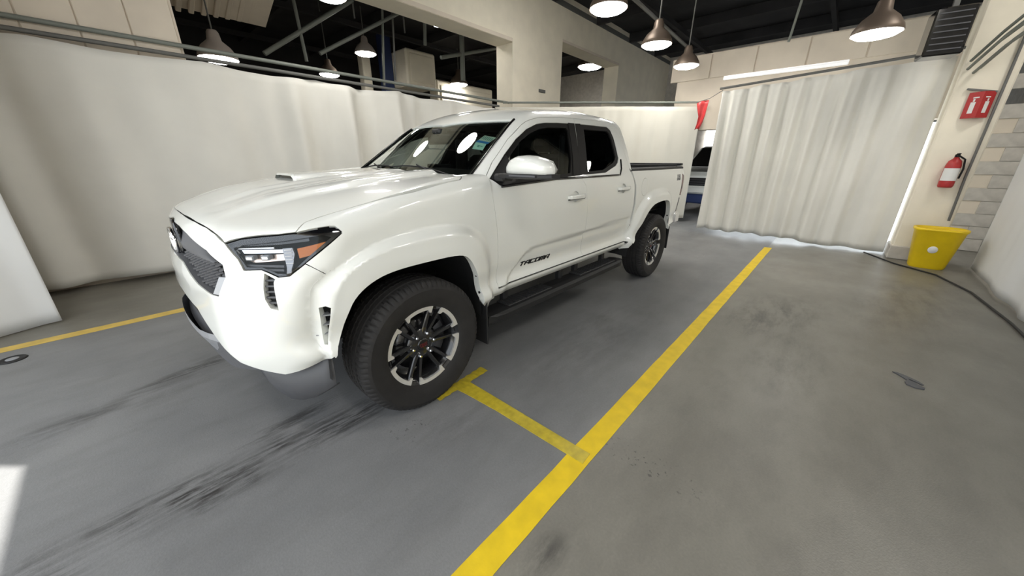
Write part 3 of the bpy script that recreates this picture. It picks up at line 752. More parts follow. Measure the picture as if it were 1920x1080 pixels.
roof = panel('roof', f_cab, 'rad', roof_out, PAINT, truck, join=True, h=.026, depth=.03)
tag(roof, 'white cab roof with its windshield pillars')
ws_out = wst+wss[1:]+[(-.535, .72, 1.285), (-.50, .60, 1.275), (-.43, .35, 1.27), (-.39, 0, 1.27)]
ws_out = [(x, y, rpt(x, y)[2]) for x, y, z in ws_out]; ws_out[0] = (ws_out[0][0], 0, ws_out[0][2])
wsp = panel('windshield', f_cab, 'rad', ws_out, WSG, truck, join=True, h=.05, depth=0, off=-.010, gap=.002)
ws_in = [rpt(-.895, 0)]+[rpt(-.925, .253), rpt(-.958, .43), rpt(-1.00, .57), rpt(-1.022, .615), rpt(-.86, .655), rpt(-.70, .690), rpt(-.590, .705), rpt(-.56, .60), rpt(-.50, .35), rpt(-.465, 0)]
# black printed border: outer ring of the windshield, as a half ring completed by its mirror image
ring = ws_out+[(p[0], p[1], p[2]) for p in ws_in[::-1]]
panel('windshield_border', f_cab, 'rad', ring, SEAL, wsp, join=True, h=.04, depth=0, off=-.013, gap=0)
for sgn in (1, -1):
    st = [Vector((a[0], a[1]*sgn, a[2]))+Vector((0, 0, -.001)) for a in [wss[0]]+[rpt(-1.07+.525*k/10, .654+.103*k/10) for k in range(1, 11)]]
    MB().tube(st, .010, 6).build('pillar_moulding', GLOSSK, wsp)
def wsq(name, pts, m, off=-.012, parent=wsp):
    P = [Vector(rpt(x, y))+Vector((-.55, 0, -.83))*-off*0+Vector((-.55, 0, -.83))*.013 for x, y in pts]
    b = MB(); b.add(P, [tuple(range(len(P)))]); return b.build(name, m, parent)
s1 = wsq('window_sticker', [(-.738, .560), (-.800, .532), (-.815, .628), (-.752, .650)], STICK); tag(s1, 'mint green paper sticker inside the windshield')
def off_s(o, k):
    for v in o.data.vertices: v.co += Vector((.55, 0, .83))*k
s2 = wsq('window_sticker', [(-.815, .536), (-.872, .548), (-.880, .655), (-.822, .640)], STICKW); tag(s2, 'pale green gridded sticker above the mint one')
s3 = wsq('sticker_band', [(-.798, .535), (-.818, .540), (-.828, .648), (-.808, .640)], BLUE); off_s(s3, .002); tag(s3, 'blue band across the stickers')
b = MB()
for k in range(6):
    x = -.832-.0; y = .553+.016*k; p0 = Vector(rpt(-.835, y)); p1 = Vector(rpt(-.865, y+.003)); p2 = Vector(rpt(-.865, y+.010)); p3 = Vector(rpt(-.835, y+.007)); b.add([q-Vector((.55, 0, .83))*.011 for q in (p0, p1, p2, p3)], [(0, 1, 2, 3)])
b.build('printed_rows', mat('teal_print', (.10, .30, .28), .6), s2)['kind'] = 'stuff'
b = MB()
for (x, y, L) in ((-.775, .575, .05), (-.765, .580, .02)):
    b.add([Vector(rpt(a, c))-Vector((.55, 0, .83))*.011 for a, c in ((x, y), (x, y+L), (x-.005, y+L), (x-.005, y))], [(0, 1, 2, 3)])
b.build('printed_lines', MATS['teal_print'], s1)['kind'] = 'stuff'
# cowl and wipers
b = MB(); V = []
for j in range(25):
    y = -.80+1.6*j/24; xb = -.37-.09*(abs(y)/.8)**2
    V += [(xb+.03, y, 1.262), (xb-.03, y, 1.250), (xb-.13, y, 1.285-.0*abs(y))]
b.add(V, [(i*3+k, i*3+k+1, i*3+k+4, i*3+k+3) for i in range(24) for k in range(2)]); cowl = b.build('cowl_panel', PLAS, truck)
for (y0, y1) in ((.62, -.02), (.02, -.60)):
    b = MB(); pts = []
    for k in range(9):
        y = y0+(y1-y0)*k/8; xx = -.448-.020*math.sin(math.pi*k/8)-.05*(abs(y)/.7)**2
        p = rpt(xx, y); pts.append((p[0]+.008, p[1], p[2]+.008))
    b.tube(pts, .005, 6); b.tube([(-.43-.05*abs(y0), y0, 1.275), (pts[4][0]+.006, pts[4][1], pts[4][2]+.012)], .008, 6, r_end=.005)
    b.lathe([(0, .03), (.016, .028), (.018, 0), (0, 0)], 'z', (-.43-.05*abs(y0), y0, 1.262), 10); b.build('windshield_wiper', PLAS, truck)

# ---- bed
bed_fr = [(-2.585, 1.312), (-2.610, 1.235), (-2.655, 1.15), (-2.690, .961), (-2.682, .823), (-2.690, .70), (-2.640, .58), (-2.585, .475)]
arch_r = [p for p in _ck(ARR, 2) if p[1] > .57]
bed_out = bed_fr+[(-2.655, .49), (-2.687, .565)]+[(x, z) for x, z in ROF if z > .57]+[(-3.955, .58), (-4.02, .50), (-4.22, .56), (-4.245, .70), (-4.255, .95), (-4.262, 1.22), (-4.275, 1.312)]
fo_r = [(x-WB, z) for x, z in [(.70, .565), (.74, .575), (.70, .70), (.64, .83), (.53, .96), (.38, 1.05), (.15, 1.085), (-.12, 1.09), (-.36, 1.06), (-.50, .98), (-.58, .85), (-.62, .70), (-.625, .58)]]
bed_out = bed_fr+[(-2.650, .49), (-2.660, .560)]+fo_r[1:]+[(-4.02, .56), (-4.22, .58), (-4.245, .70), (-4.255, .95), (-4.262, 1.22), (-4.275, 1.312)]
FU = [(-2.892+.098*math.cos(t), 1.123+.093*math.sin(t)) for t in [2*math.pi*i/28 for i in range(28)]]
bs = panel('bed_side', f_bed, 'side', bed_out, PAINT, truck, holes=[FU], h=.026, depth=.03, hgap=0)
panel('fuel_door', f_bed, 'side', FU, PAINT, bs, h=.03, gap=.003, depth=.02, off=.0005)
panel('inner_liner', f_bed, 'side', [(-2.62, 1.30), (-2.70, .9), (-2.75, 1.12), (-4.2, 1.12), (-4.25, 1.30)], DARK, bs, h=.09, gap=0, depth=0, off=-.025)
flare_r = fo_r+[(-3.345-.60, .555), (-3.345-.485, .545)]+arch_r[::-1]+[(-3.345+.675, .55)]
fr_ = panel('wheel_arch_flare', f_bed, 'side', flare_r, PAINT, truck, h=.018, gap=-.006, depth=.05, off=.0008)
clips(fr_, [(-3.345-.442, .72), (-3.345-.478, .62)])
mr = badge('lettering', 'TRD', -4.035, -4.185, 1.188, 1.215, PLASG, bs, th=.002, slant=.3); mr2 = badge('lettering', 'SPORT', -4.035, -4.185, 1.150, 1.176, PLASG, bs, th=.002, slant=.3)
# tail lamp on the rear corner
tl = panel('tail_light', f_bed, 'side', [(-4.275, 1.225), (-4.264, .96), (-4.30, .94), (-4.325, 1.05), (-4.325, 1.20)], REDL, truck, h=.03, depth=.05, off=.002)
panel('corner_cap', f_bed, 'side', [(-4.250, .70), (-4.255, .93), (-4.31, .90), (-4.30, .72)], PLASG, truck, h=.03, depth=.04, off=-.004)
panel('corner_cap', f_bed, 'side', [(-4.277, 1.312), (-4.27, 1.232), (-4.335, 1.205), (-4.33, 1.312)], PAINT, truck, h=.03, depth=.04)
# rail cap: black, along the top of the bed side
def rail():
    b = MB(); V = []; n = 24
    for k in range(n+1):
        x = -2.590-(4.335-2.590)*k/n; y = side_pt(x, 1.30).y
        V += [(x, y+.004, 1.290), (x, y+.005, 1.309), (x, y-.012, 1.320), (x, y-.085, 1.320), (x, y-.092, 1.30), (x, y-.092, 1.275)]
    b.add(V, [(i*6+k, i*6+k+1, i*6+k+7, i*6+k+6) for i in range(n) for k in range(5)], False)
    b.add(V[:6], [(0, 1, 2, 3, 4, 5)]); b.add(V[-6:], [(5, 4, 3, 2, 1, 0)])
    return b.build('bed_rail_cap', PLAS, truck)
rl = rail()
b = MB(); b.box((-3.46, .79, 1.06), (1.68, .02, .50)); iw = b.build('bed_inner_wall', PLAS, truck)
b = MB(); b.box((-3.46, .52, .92), (1.0, .02, .22)); b.box((-3.46, .655, 1.03), (1.0, .26, .02)); whs = b.build('wheel_housing', PLAS, truck)
b = MB(); b.box((-3.46, 0, .81), (1.70, 1.6, .03))
for k in range(14): b.box((-3.46, -.65+.1*k, .83), (1.66, .03, .012))
b.build('bed_floor', PLAS, truck)
b = MB(); b.box((-2.625, 0, 1.06), (.03, 1.66, .52), bev=.01); b.box((-2.62, 0, 1.322), (.05, 1.66, .02), bev=.006); b.build('bed_front_wall', PLAS, truck)
b = MB(); b.box((-4.33, 0, 1.02), (.06, 1.62, .60), bev=.02); b.box((-4.34, 0, 1.325), (.07, 1.62, .02), bev=.006); tg = b.build('tailgate', PAINT, truck)
b = MB(); b.box((-4.290, 0, 1.09), (.03, 1.56, .50), bev=.006); b.box((-4.33, 0, 1.345), (.085, 1.66, .03), bev=.006); b.build('tailgate_liner', PLAS, tg)
b = MB(); b.box((-4.37, 0, 1.18), (.02, .30, .07), bev=.006); b.build('tailgate_handle', PLAS, tg)
b = MB(); b.box((-4.36, 0, .62), (.16, 1.62, .15), bev=.03); b.box((-4.33, .82, .63), (.20, .12, .17), bev=.03); b.box((-4.33, -.82, .63), (.20, .12, .17), bev=.03); b.build('rear_bumper', CHROME, truck)
# cab back wall with window
b = MB(); b.box((-2.575, 0, .93), (.03, 1.62, .74), bev=.01)
for s in (1, -1): b.box((-2.572, s*.68, 1.44), (.03, .16, .36), bev=.01)
b.box((-2.590, 0, 1.70), (.04, 1.24, .14), bev=.01); b.build('cab_rear_wall', PAINT, truck)
b = MB(); b.box((-2.572, 0, 1.46), (.006, 1.22, .36)); b.build('rear_window', TINTG, truck)

# ---- wheels
def tyre_mod(t, j, r, h): return r, h
def make_tyre():
    Rr, hw = .392, .132
    prof = [(.228, .085), (.240, .104), (.262, .118), (.300, .130), (.335, .132), (.345, .1335), (.360, .128), (.372, .120), (.381, .112), (.3875, .103), (.3905, .094),
            (.392, .072), (.392, .066), (.384, .064), (.384, .056), (.392, .054), (.3935, .030), (.3935, .024), (.385, .022), (.385, .014), (.3935, .012), (.3935, -.012)]
    full_ = prof+[(r, -h) for r, h in prof[::-1][1:]]
    N = 288; k = len(full_); V = []; FS = []
    for i in range(N):
        t = 2*math.pi*i/N
        for j, (r, h) in enumerate(full_):
            rr, hh = r, h
            a = abs(h); ph = i % 4
            if .090 < a < .125 and r > .355 and ph == 0: rr -= .007; hh *= .985        # shoulder slots
            elif .058 < a < .075 and r > .39 and (i+2) % 4 == 0: rr -= .006             # block slots
            elif a < .035 and r > .39 and (i+(1 if h > 0 else 3)) % 4 == 0: rr -= .004
            if rr > .38:  # flattened where it stands
                z = rr*math.sin(t)
            V.append((rr*math.cos(t), hh, max(rr*math.sin(t), -HUBZ+.0005)))
    for i in range(N):
        for j in range(k-1):
            a = i*k+j; b_ = ((i+1) % N)*k+j; FS.append((a, a+1, b_+1, b_))
    b = MB(); b.add(V, FS, False)
    me = b.build('tyre', RUBBER)
    me.data.shade_smooth()
    me.data.set_sharp_from_angle(angle=R(28)) if hasattr(me.data, 'set_sharp_from_angle') else None
    return me
def make_rim():
    b = MB()
    # barrel and lip (outer side is +y)
    b.lathe([(.226, -.10), (.222, -.08), (.200, -.06), (.195, .03), (.205, .070), (.222, .088), (.236, .098), (.240, .103), (.240, .099), (.236, .088)], 'y', n=72)
    # hub
    b.lathe([(0, .070), (.045, .070), (.058, .066), (.095, .060), (.100, .050), (.098, .02), (.0, .02)], 'y', n=36)
    # six pairs of spokes
    for k in range(6):
        a = R(54+60*k)
        for s in (-1, 1):
            def P(r, off, y): return (r*math.cos(a)-off*math.sin(a), y, r*math.sin(a)+off*math.cos(a))
            secs = [(.050, .012, .026, .066), (.100, .021, .024, .070), (.140, .027, .022, .077), (.180, .032, .021, .084), (.212, .036, .023, .091), (.232, .038, .026, .095)]
            V = []
            for (r, oc, w_, y) in secs:
                o1 = s*(oc-w_*.5); o2 = s*(oc+w_*.5)
                V += [P(r, o1, y-.030), P(r, o1, y-.002), P(r, (o1*.75+o2*.25), y), P(r, (o1*.2+o2*.8), y-.003), P(r, o2, y-.009), P(r, o2, y-.030)]
            FS = [(i*6+j, i*6+(j+1) % 6, (i+1)*6+(j+1) % 6, (i+1)*6+j) for i in range(5) for j in range(6)]
            b.add(V, FS, False)
        # outer bridge block between the two spokes of a pair
        V = [(.218, -.020), (.218, .020), (.236, .022), (.236, -.022)]
        q = [(r*math.cos(a)-o*math.sin(a), yy, r*math.sin(a)+o*math.cos(a)) for yy in (.070, .088) for r, o in V]
        b.add(q, [(0, 1, 2, 3), (4, 5, 6, 7), (0, 1, 5, 4), (1, 2, 6, 5), (2, 3, 7, 6), (3, 0, 4, 7)])
    return b.build('wheel', RIMK)
def make_faces():
    """six machined arcs with feet on the spoke ends"""
    obs = []
    for k in range(6):
        a = R(84+60*k); half = R(30)-.031/.235
        b = MB(); V = []; n = 14; y = .1035
        inner = []; outer = []
        for i in range(n+1):
            t = -half+2*half*i/n; e = abs(t)/half
            ri = .2165 if e < .72 else (.2165-.018*min(1, (e-.72)/.05))
            outer.append((.2385, t)); inner.append((ri, t*(1.0 if e < .72 else 1.0)))
        for (r, t) in outer+inner[::-1]: V.append((r*math.cos(a+t), y-(.006 if r < .21 else (.003 if r < .22 else 0)), r*math.sin(a+t)))
        m_ = len(V); V2 = [(x, yy-.012, z) for x, yy, z in V]
        FS = []
        for i in range(n): FS.append((i, i+1, m_-2-i, m_-1-i))
        for i in range(m_): FS.append((i, (i+1) % m_, m_+(i+1) % m_, m_+i))
        b.add(V+V2, FS, False); obs.append(b.build('machined_face', MACH))
    return obs
tyre = make_tyre(); rim = make_rim(); faces = make_faces()
disc = MB().lathe([(.06, .0), (.165, .0), (.165, -.025), (.06, -.025)], 'y', (0, .015, 0), 40).build('brake_disc', RIMK)
cal = MB(); cal.lathe([(.115, .03), (.178, .03), (.178, -.04), (.115, -.04), (.115, .03)], 'y', (0, 0, 0), 10, a0=R(150), a1=R(215)); cal = cal.build('brake_caliper', PLASG)
cap = MB().lathe([(0, .078), (.030, .078), (.037, .075), (.040, .068), (.040, .06)], 'y', (0, 0, 0), 28).build('center_cap', GLOSSK)
nuts = []
for k in range(6):
    a = R(54+60*k); c = (.070*math.cos(a), 0, .070*math.sin(a))
    b = MB(); b.lathe([(0, .086), (.006, .086), (.0095, .082), (.0105, .066), (.0105, .06)], 'y', c, 6, smooth=False); nuts.append(b.build('lug_nut', CHROME))
ct = badge('cap_lettering', 'TRD', -.026, .026, -.009, .009, DKRED, None, th=.0012, slant=.3, surf=lambda x, z: .078)
vstem = MB(); a = R(24); vstem.tube([(.205*math.cos(a), .075, .205*math.sin(a)), (.192*math.cos(a), .095, .192*math.sin(a))], .004, 6); vstem = vstem.build('valve_stem', PLAS)
kids = [tyre, disc, cal, cap, ct, vstem]+faces+nuts
def finish_badge():
    for ob in (ct,):
        ob.rotation_euler = (0, 0, 0)
def place_wheel(x, side, rot, first):
    r_ = rim if first else rim.copy()
    if not first: COL.objects.link(r_)
    r_.parent = truck
    r_.location = (x, side*.845, HUBZ)
    for kd in kids:
        c = kd if first else kd.copy()
        if not first: COL.objects.link(c)
        c.parent = r_; c.location = (0, 0, 0); c.rotation_euler = (0, 0, 0)
        if kd is not tyre and kd is not cal and kd is not rim: c.rotation_euler = (0, rot, 0)
    r_.rotation_euler = (0, 0, 0 if side > 0 else math.pi)
    return r_
w1 = place_wheel(0, 1, 0, True)
w2 = place_wheel(-WB, 1, 0, False); w3 = place_wheel(0, -1, 0, False); w4 = place_wheel(-WB, -1, 0, False)

# ---- wheel wells, mud flaps, underbody, running boards
def well(arch, x0, parent):
    b = MB(); A = [p for p in arch]
    cx = x0; V = []
    for (x, z) in A:
        dx, dz = x-cx, z-.55
        V += [(x+dx*.02, .93, z+.012), (cx+dx*1.05, .80, z+.03), (cx+dx*1.05, .42, z+.03)]
    n = len(A); b.add(V, [(i*3+k, i*3+k+1, i*3+k+4, i*3+k+3) for i in range(n-1) for k in range(2)])
    b.add([(cx+(x-cx)*1.05, .42, z+.03) for x, z in A], [tuple(range(n))]); return b.build('wheel_well_liner', DARK, parent)
wl1 = well(ARF, 0, truck); wl2 = well(ARR, -WB, truck)
b = MB(); b.box((-.475, .865, .37), (.012, .19, .33), bev=.003); mf = b.build('mud_flap', PLAS, truck)
b = MB(); b.box((-WB-.53, .86, .42), (.012, .17, .30), bev=.003); mf2 = b.build('mud_flap', PLAS, truck)
# air deflector ahead of the front wheel
pts = [(.727, .703, .49, .463), (.711, .718, .49, .405), (.690, .737, .49, .354), (.651, .773, .48, .300), (.616, .806, .485, .290), (.577, .841, .49, .300), (.530, .885, .50, .335), (.490, .922, .52, .371)]
b = MB(); V = []
for x, y, zt, zb in pts: V += [(x, y, zt+.02), (x+.003, y+.003, (zt+zb)/2), (x+.006, y+.004, zb+.012), (x-.014, y-.010, zb)]
b.add(V, [(i*4+k, i*4+k+1, i*4+k+5, i*4+k+4) for i in range(len(pts)-1) for k in range(3)], True)
ad = b.build('air_deflector', PLASG, truck); sm_ = ad.modifiers.new('s', 'SOLIDIFY'); sm_.thickness = .005; tag(ad, 'grey plastic air deflector ahead of the front wheel')
# running board
PADM = mat('ribbed_step_pad', (.022, .022, .023), rough=.6)
def rboard():
    b = MB(); xs = np.linspace(-.50, -2.50, 33); V = []
    for i, x in enumerate(xs):
        e = min(1, min(abs(x+.50), abs(x+2.50))/.10); t = .6+.4*e
        V += [(x, .80, .395), (x, .90, .402), (x, .952, .400), (x, .975*t+.9*(1-t), .385), (x, .970*t+.9*(1-t), .345), (x, .94, .325), (x, .80, .335)]
    b.add(V, [(i*7+k, i*7+(k+1) % 7, (i+1)*7+(k+1) % 7, (i+1)*7+k) for i in range(32) for k in range(7)]); b.add(V[:7], [tuple(range(7))]); b.add(V[-7:], [tuple(reversed(range(7)))])
    o = b.build('running_board', PLAS, truck)
    for (x0, x1) in ((-.72, -1.25), (-1.68, -2.36)):
        p = MB(); p.box(((x0+x1)/2, .865, .4045), (abs(x1-x0), .13, .010), bev=.004)
        for k in range(int(abs(x1-x0)/.035)): p.box((x0-.018-k*.035, .865, .411), (.014, .11, .006))
        p.build('step_pad', PADM, o)['kind'] = 'stuff'
    for x in (-.80, -1.52, -1.78, -2.30):
        p = MB(); p.box((x, .80, .45), (.05, .05, .13), bev=.008); p.box((x, .70, .47), (.045, .20, .03), bev=.006); p.build('board_bracket', PLAS, o)
    return o
rb = rboard()
b = MB(); b.box((-1.6, .78, .53), (2.0, .10, .10)); sk_ = b.build('sill_beam', DARK, truck)
for nm, prims in (('floor_pan', [((-1.55, 0, .56), (2.1, 1.6, .06)), ((.15, 0, .62), (1.2, .95, .06)), ((-3.5, 0, .74), (1.7, 1.1, .05))]),
                  ('frame_rail', [((-1.7, .45, .44), (4.9, .08, .13))]), ('frame_rail', [((-1.7, -.45, .44), (4.9, .08, .13))]),
                  ('engine_block', [((.15, 0, .80), (.75, .55, .42))]), ('transmission', [((-.8, 0, .46), (1.2, .26, .20))]), ('fuel_tank', [((-2.2, .18, .42), (.8, .36, .20))])):
    b = MB()
    for c, s in prims: b.box(c, s, bev=.02)
    b.build(nm, DARK, truck)
for x in (0, -WB):
    b = MB(); b.tube([(x, -.78, HUBZ), (x, .78, HUBZ)], .042, 10)
    b.lathe([(0, -.13), (.09, -.09), (.13, 0), (.09, .09), (0, .13)], 'y', (x, 0 if x < -1 else .2, HUBZ), 14); b.build('axle', DARK, truck)
b = MB(); b.tube([(-2.7, -.6, .42), (-3.3, -.62, .50), (-4.1, -.60, .45), (-4.3, -.60, .44)], .03, 8); b.build('exhaust_pipe', SILV, truck)

# ---- mirror
def side_mirror():
    # housing profile along y (outwards), egg shaped sections in xz
    secs = [(.990, 1.322, .020, .030), (1.010, 1.340, .050, .038), (1.048, 1.352, .076, .050), (1.090, 1.358, .088, .058), (1.150, 1.360, .092, .059), (1.210, 1.357, .090, .056), (1.262, 1.350, .084, .048), (1.295, 1.343, .066, .036), (1.312, 1.336, .042, .022), (1.318, 1.330, .012, .008)]
    V = []; n = 20
    for y, zc, rx, rz in secs:
        for k in range(n):
            t = 2*math.pi*k/n; cx_, sz = math.cos(t), math.sin(t)
            x = -.655+rx*(abs(cx_)**.8)*(1 if cx_ > 0 else -1)*(1.0 if cx_ > 0 else .55); z = zc+rz*(abs(sz)**.85)*(1 if sz > 0 else -1)
            V.append((x-.05*(y-1.0)**2, y, max(z, 1.312+.0*y)))
    b = MB(); b.add(V, [(i*n+k, i*n+(k+1) % n, (i+1)*n+(k+1) % n, (i+1)*n+k) for i in range(len(secs)-1) for k in range(n)], True)
    b.add(V[:n], [tuple(reversed(range(n)))]); b.add(V[-n:], [tuple(range(n))])
    cap_ = b.build('mirror_cap', PAINT, None)
    b = MB(); V = []; prof = [(.935, -.665, .05), (.975, -.66, .062), (1.03, -.660, .085), (1.15, -.662, .092), (1.26, -.668, .084), (1.328, -.675, .05)]
    for y, x, w_ in prof:
        z1 = 1.318+.004*(y-1)+(.0 if y > .96 else -.006); z0 = 1.283+.020*(y-.93)
        V += [(x+w_, y, z0+.010), (x+w_, y, z1-.004), (x+w_*.9, y, z1), (x-w_*.6, y, z1), (x-w_*.6, y, z0+.004), (x, y, z0)]
    b.add(V, [(i*6+k, i*6+(k+1) % 6, (i+1)*6+(k+1) % 6, (i+1)*6+k) for i in range(5) for k in range(6)]); b.add(V[:6], [tuple(range(6))]); b.add(V[-6:], [tuple(reversed(range(6)))])
    b.box((-.665, .935, 1.292), (.10, .09, .045), bev=.012)
    base = b.build('side_mirror', PLAS, truck)
    cap_.parent = base
    g = MB(); g.prism([(1.03, 1.325), (1.29, 1.325), (1.30, 1.345), (1.27, 1.385), (1.20, 1.405), (1.08, 1.405), (1.035, 1.38)], 'x', -.722, -.716); g.build('mirror_glass', CHROME, base)
    s_ = MB(); s_.box((-.572, 1.16, 1.3085), (.006, .19, .009)); s_.build('turn_signal_strip', PLASG, base)
    return base
sm = side_mirror()

# ---- interior
def cushion(b, c, s, bev=.04, rot=None): b.box(c, s, rot, bev)
def seat(x, y, name='front_seat'):
    b = MB(); cushion(b, (x+.02, y, .86), (.52, .52, .16), .05); cushion(b, (x+.02, y+.24, .89), (.46, .07, .15), .03); cushion(b, (x+.02, y-.24, .89), (.46, .07, .15), .03); b.box((x, y, .70), (.40, .42, .2), bev=.02)
    o = b.build(name, FABK, truck)
    rot = Matrix.Rotation(R(-16), 3, 'Y')
    b = MB(); cushion(b, (x-.30, y, 1.16), (.15, .48, .58), .05, rot); cushion(b, (x-.28, y+.22, 1.14), (.17, .08, .48), .03, rot); cushion(b, (x-.28, y-.22, 1.14), (.17, .08, .48), .03, rot); b.build('backrest', FABK, o)
    b = MB(); cushion(b, (x-.40, y, 1.54), (.11, .27, .17), .045, rot); b.build('headrest', FABK, o)
    b = MB()
    for s in (-.06, .06): b.tube([(x-.36, y+s, 1.42), (x-.39, y+s, 1.50)], .007, 6)
    b.build('headrest_post', STEEL, o)
    return o
seat(-1.42, .38); seat(-1.42, -.38)
b = MB(); cushion(b, (-2.25, 0, .88), (.48, 1.36, .16), .05); rs = b.build('rear_seat', FABK, truck)
rot = Matrix.Rotation(R(-14), 3, 'Y')
for y in (-.36, .36):
    b = MB(); cushion(b, (-2.46, y, 1.14), (.13, .68, .50), .05, rot); b.build('backrest', FABK, rs)
    b = MB(); cushion(b, (-2.50, y, 1.46), (.09, .26, .15), .04, rot); b.build('headrest', FABK, rs)
b = MB(); V = []; ny = 17
for j in range(ny):
    y = -.76+1.52*j/(ny-1); k = .05*(abs(y)/.76)**2
    V += [(-.42-k, y, 1.262), (-.62-k, y, 1.272), (-.80-k, y, 1.262+.02*math.exp(-((y-.38)/.2)**2)), (-.92-k, y, 1.215), (-.90-k, y, 1.06), (-.80, y, .85), (-.45, y, .80)]
b.add(V, [(i*7+k, i*7+k+1, (i+1)*7+k+1, (i+1)*7+k) for i in range(ny-1) for k in range(6)], False); dash = b.build('dashboard', DASH, truck)
b = MB(); b.box((-.88, 0, 1.27), (.02, .34, .18), bev=.008); b.build('display_screen', GLOSSK, dash)
b = MB(); b.box((-.56, -.05, 1.276), (.10, .06, .012), bev=.003); b.build('dash_sensor', PLAS, dash)
b = MB(); b.box((-1.2, 0, .82), (.75, .26, .28), bev=.03); b.build('centre_console', DASH, truck)
# steering wheel
c = Vector((-1.02, .38, 1.13)); ax = Vector((-.88, 0, .47)).normalized(); u_ = Vector((0, 1, 0)); v_ = ax.cross(u_)
b = MB(); b.tube([c+(u_*math.cos(t)+v_*math.sin(t))*.18 for t in [2*math.pi*i/32 for i in range(32)]], .015, 8, True)
for t in (0, math.pi, -math.pi/2 if v_.z > 0 else math.pi/2): b.tube([c-ax*.02, c+(u_*math.cos(t)+v_*math.sin(t))*.175], .016, 6)
b.tube([c-ax*.05, c-ax*.01], .065, 14); b.tube([c-ax*.35, c-ax*.05], .035, 8); b.build('steering_wheel', PLAS, truck)
# rear-view mirror
b = MB(); b.box((-.885, .02, 1.545), (.03, .25, .075), Matrix.Rotation(R(12), 3, 'Z'), bev=.018); b.tube([(-.875, .02, 1.57), (-.86, .0, 1.60)], .012, 6); b.box((-.90, 0, 1.605), (.09, .10, .04), bev=.012); b.build('rear_view_mirror', PLAS, truck)
panel('headliner', f_cab, 'rad', [rpt(-1.02, 0), rpt(-1.05, .3), rpt(-1.13, .58)]+[tuple(side_pt(x, z)) for x, z in ((-1.35, 1.690), (-1.775, 1.718), (-2.45, 1.73))]+[rpt(-2.58, .55), rpt(-2.6, 0)], HEADL, truck, join=True, h=.10, depth=0, off=-.045, gap=0, flip=True)
for y in (.36, -.36):
    b = MB(); b.box((-1.13, y, 1.655), (.14, .30, .018), Matrix.Rotation(R(-12), 3, 'Y'), bev=.006); b.build('sun_visor', HEADL, truck)
for y in (.70, -.70):
    b = MB(); b.box((-1.70, y*.98, 1.10), (.16, .06, 1.0), bev=.02); b.box((-1.755, y*.89, 1.60), (.10, .05, .16), bev=.02); b.build('inner_pillar', DASH, truck)
    b = MB(); b.tube([(-1.74, y*.93, 1.52), (-1.73, y*.95, 1.3), (-1.70, y*.96, 1.0)], .018, 6); b.build('seat_belt', PLAS, truck)
b = MB(); b.tube([(-1.30, .655, 1.655), (-1.36, .648, 1.63), (-1.50, .645, 1.632), (-1.56, .65, 1.665)], .010, 6); b.build('grab_handle', HEADL, truck)

# ---- the other side of the truck
for o in (fender, flr, hl, fd, rd, rk, bs, fr_, tl, rl, iw, whs, wl1, wl2, mf, mf2, ad, rb, sk_):
    mirror_tree(o, truck)
for o in [c for c in bpy.data.objects if c.name.startswith('corner_cap')]: mirror_tree(o, truck)
# ================================================================ THE HALL
def struct(name, b, m, parent=None):
    o = b.build(name, m, parent)
    if parent is None: o['kind'] = 'structure'
    return o
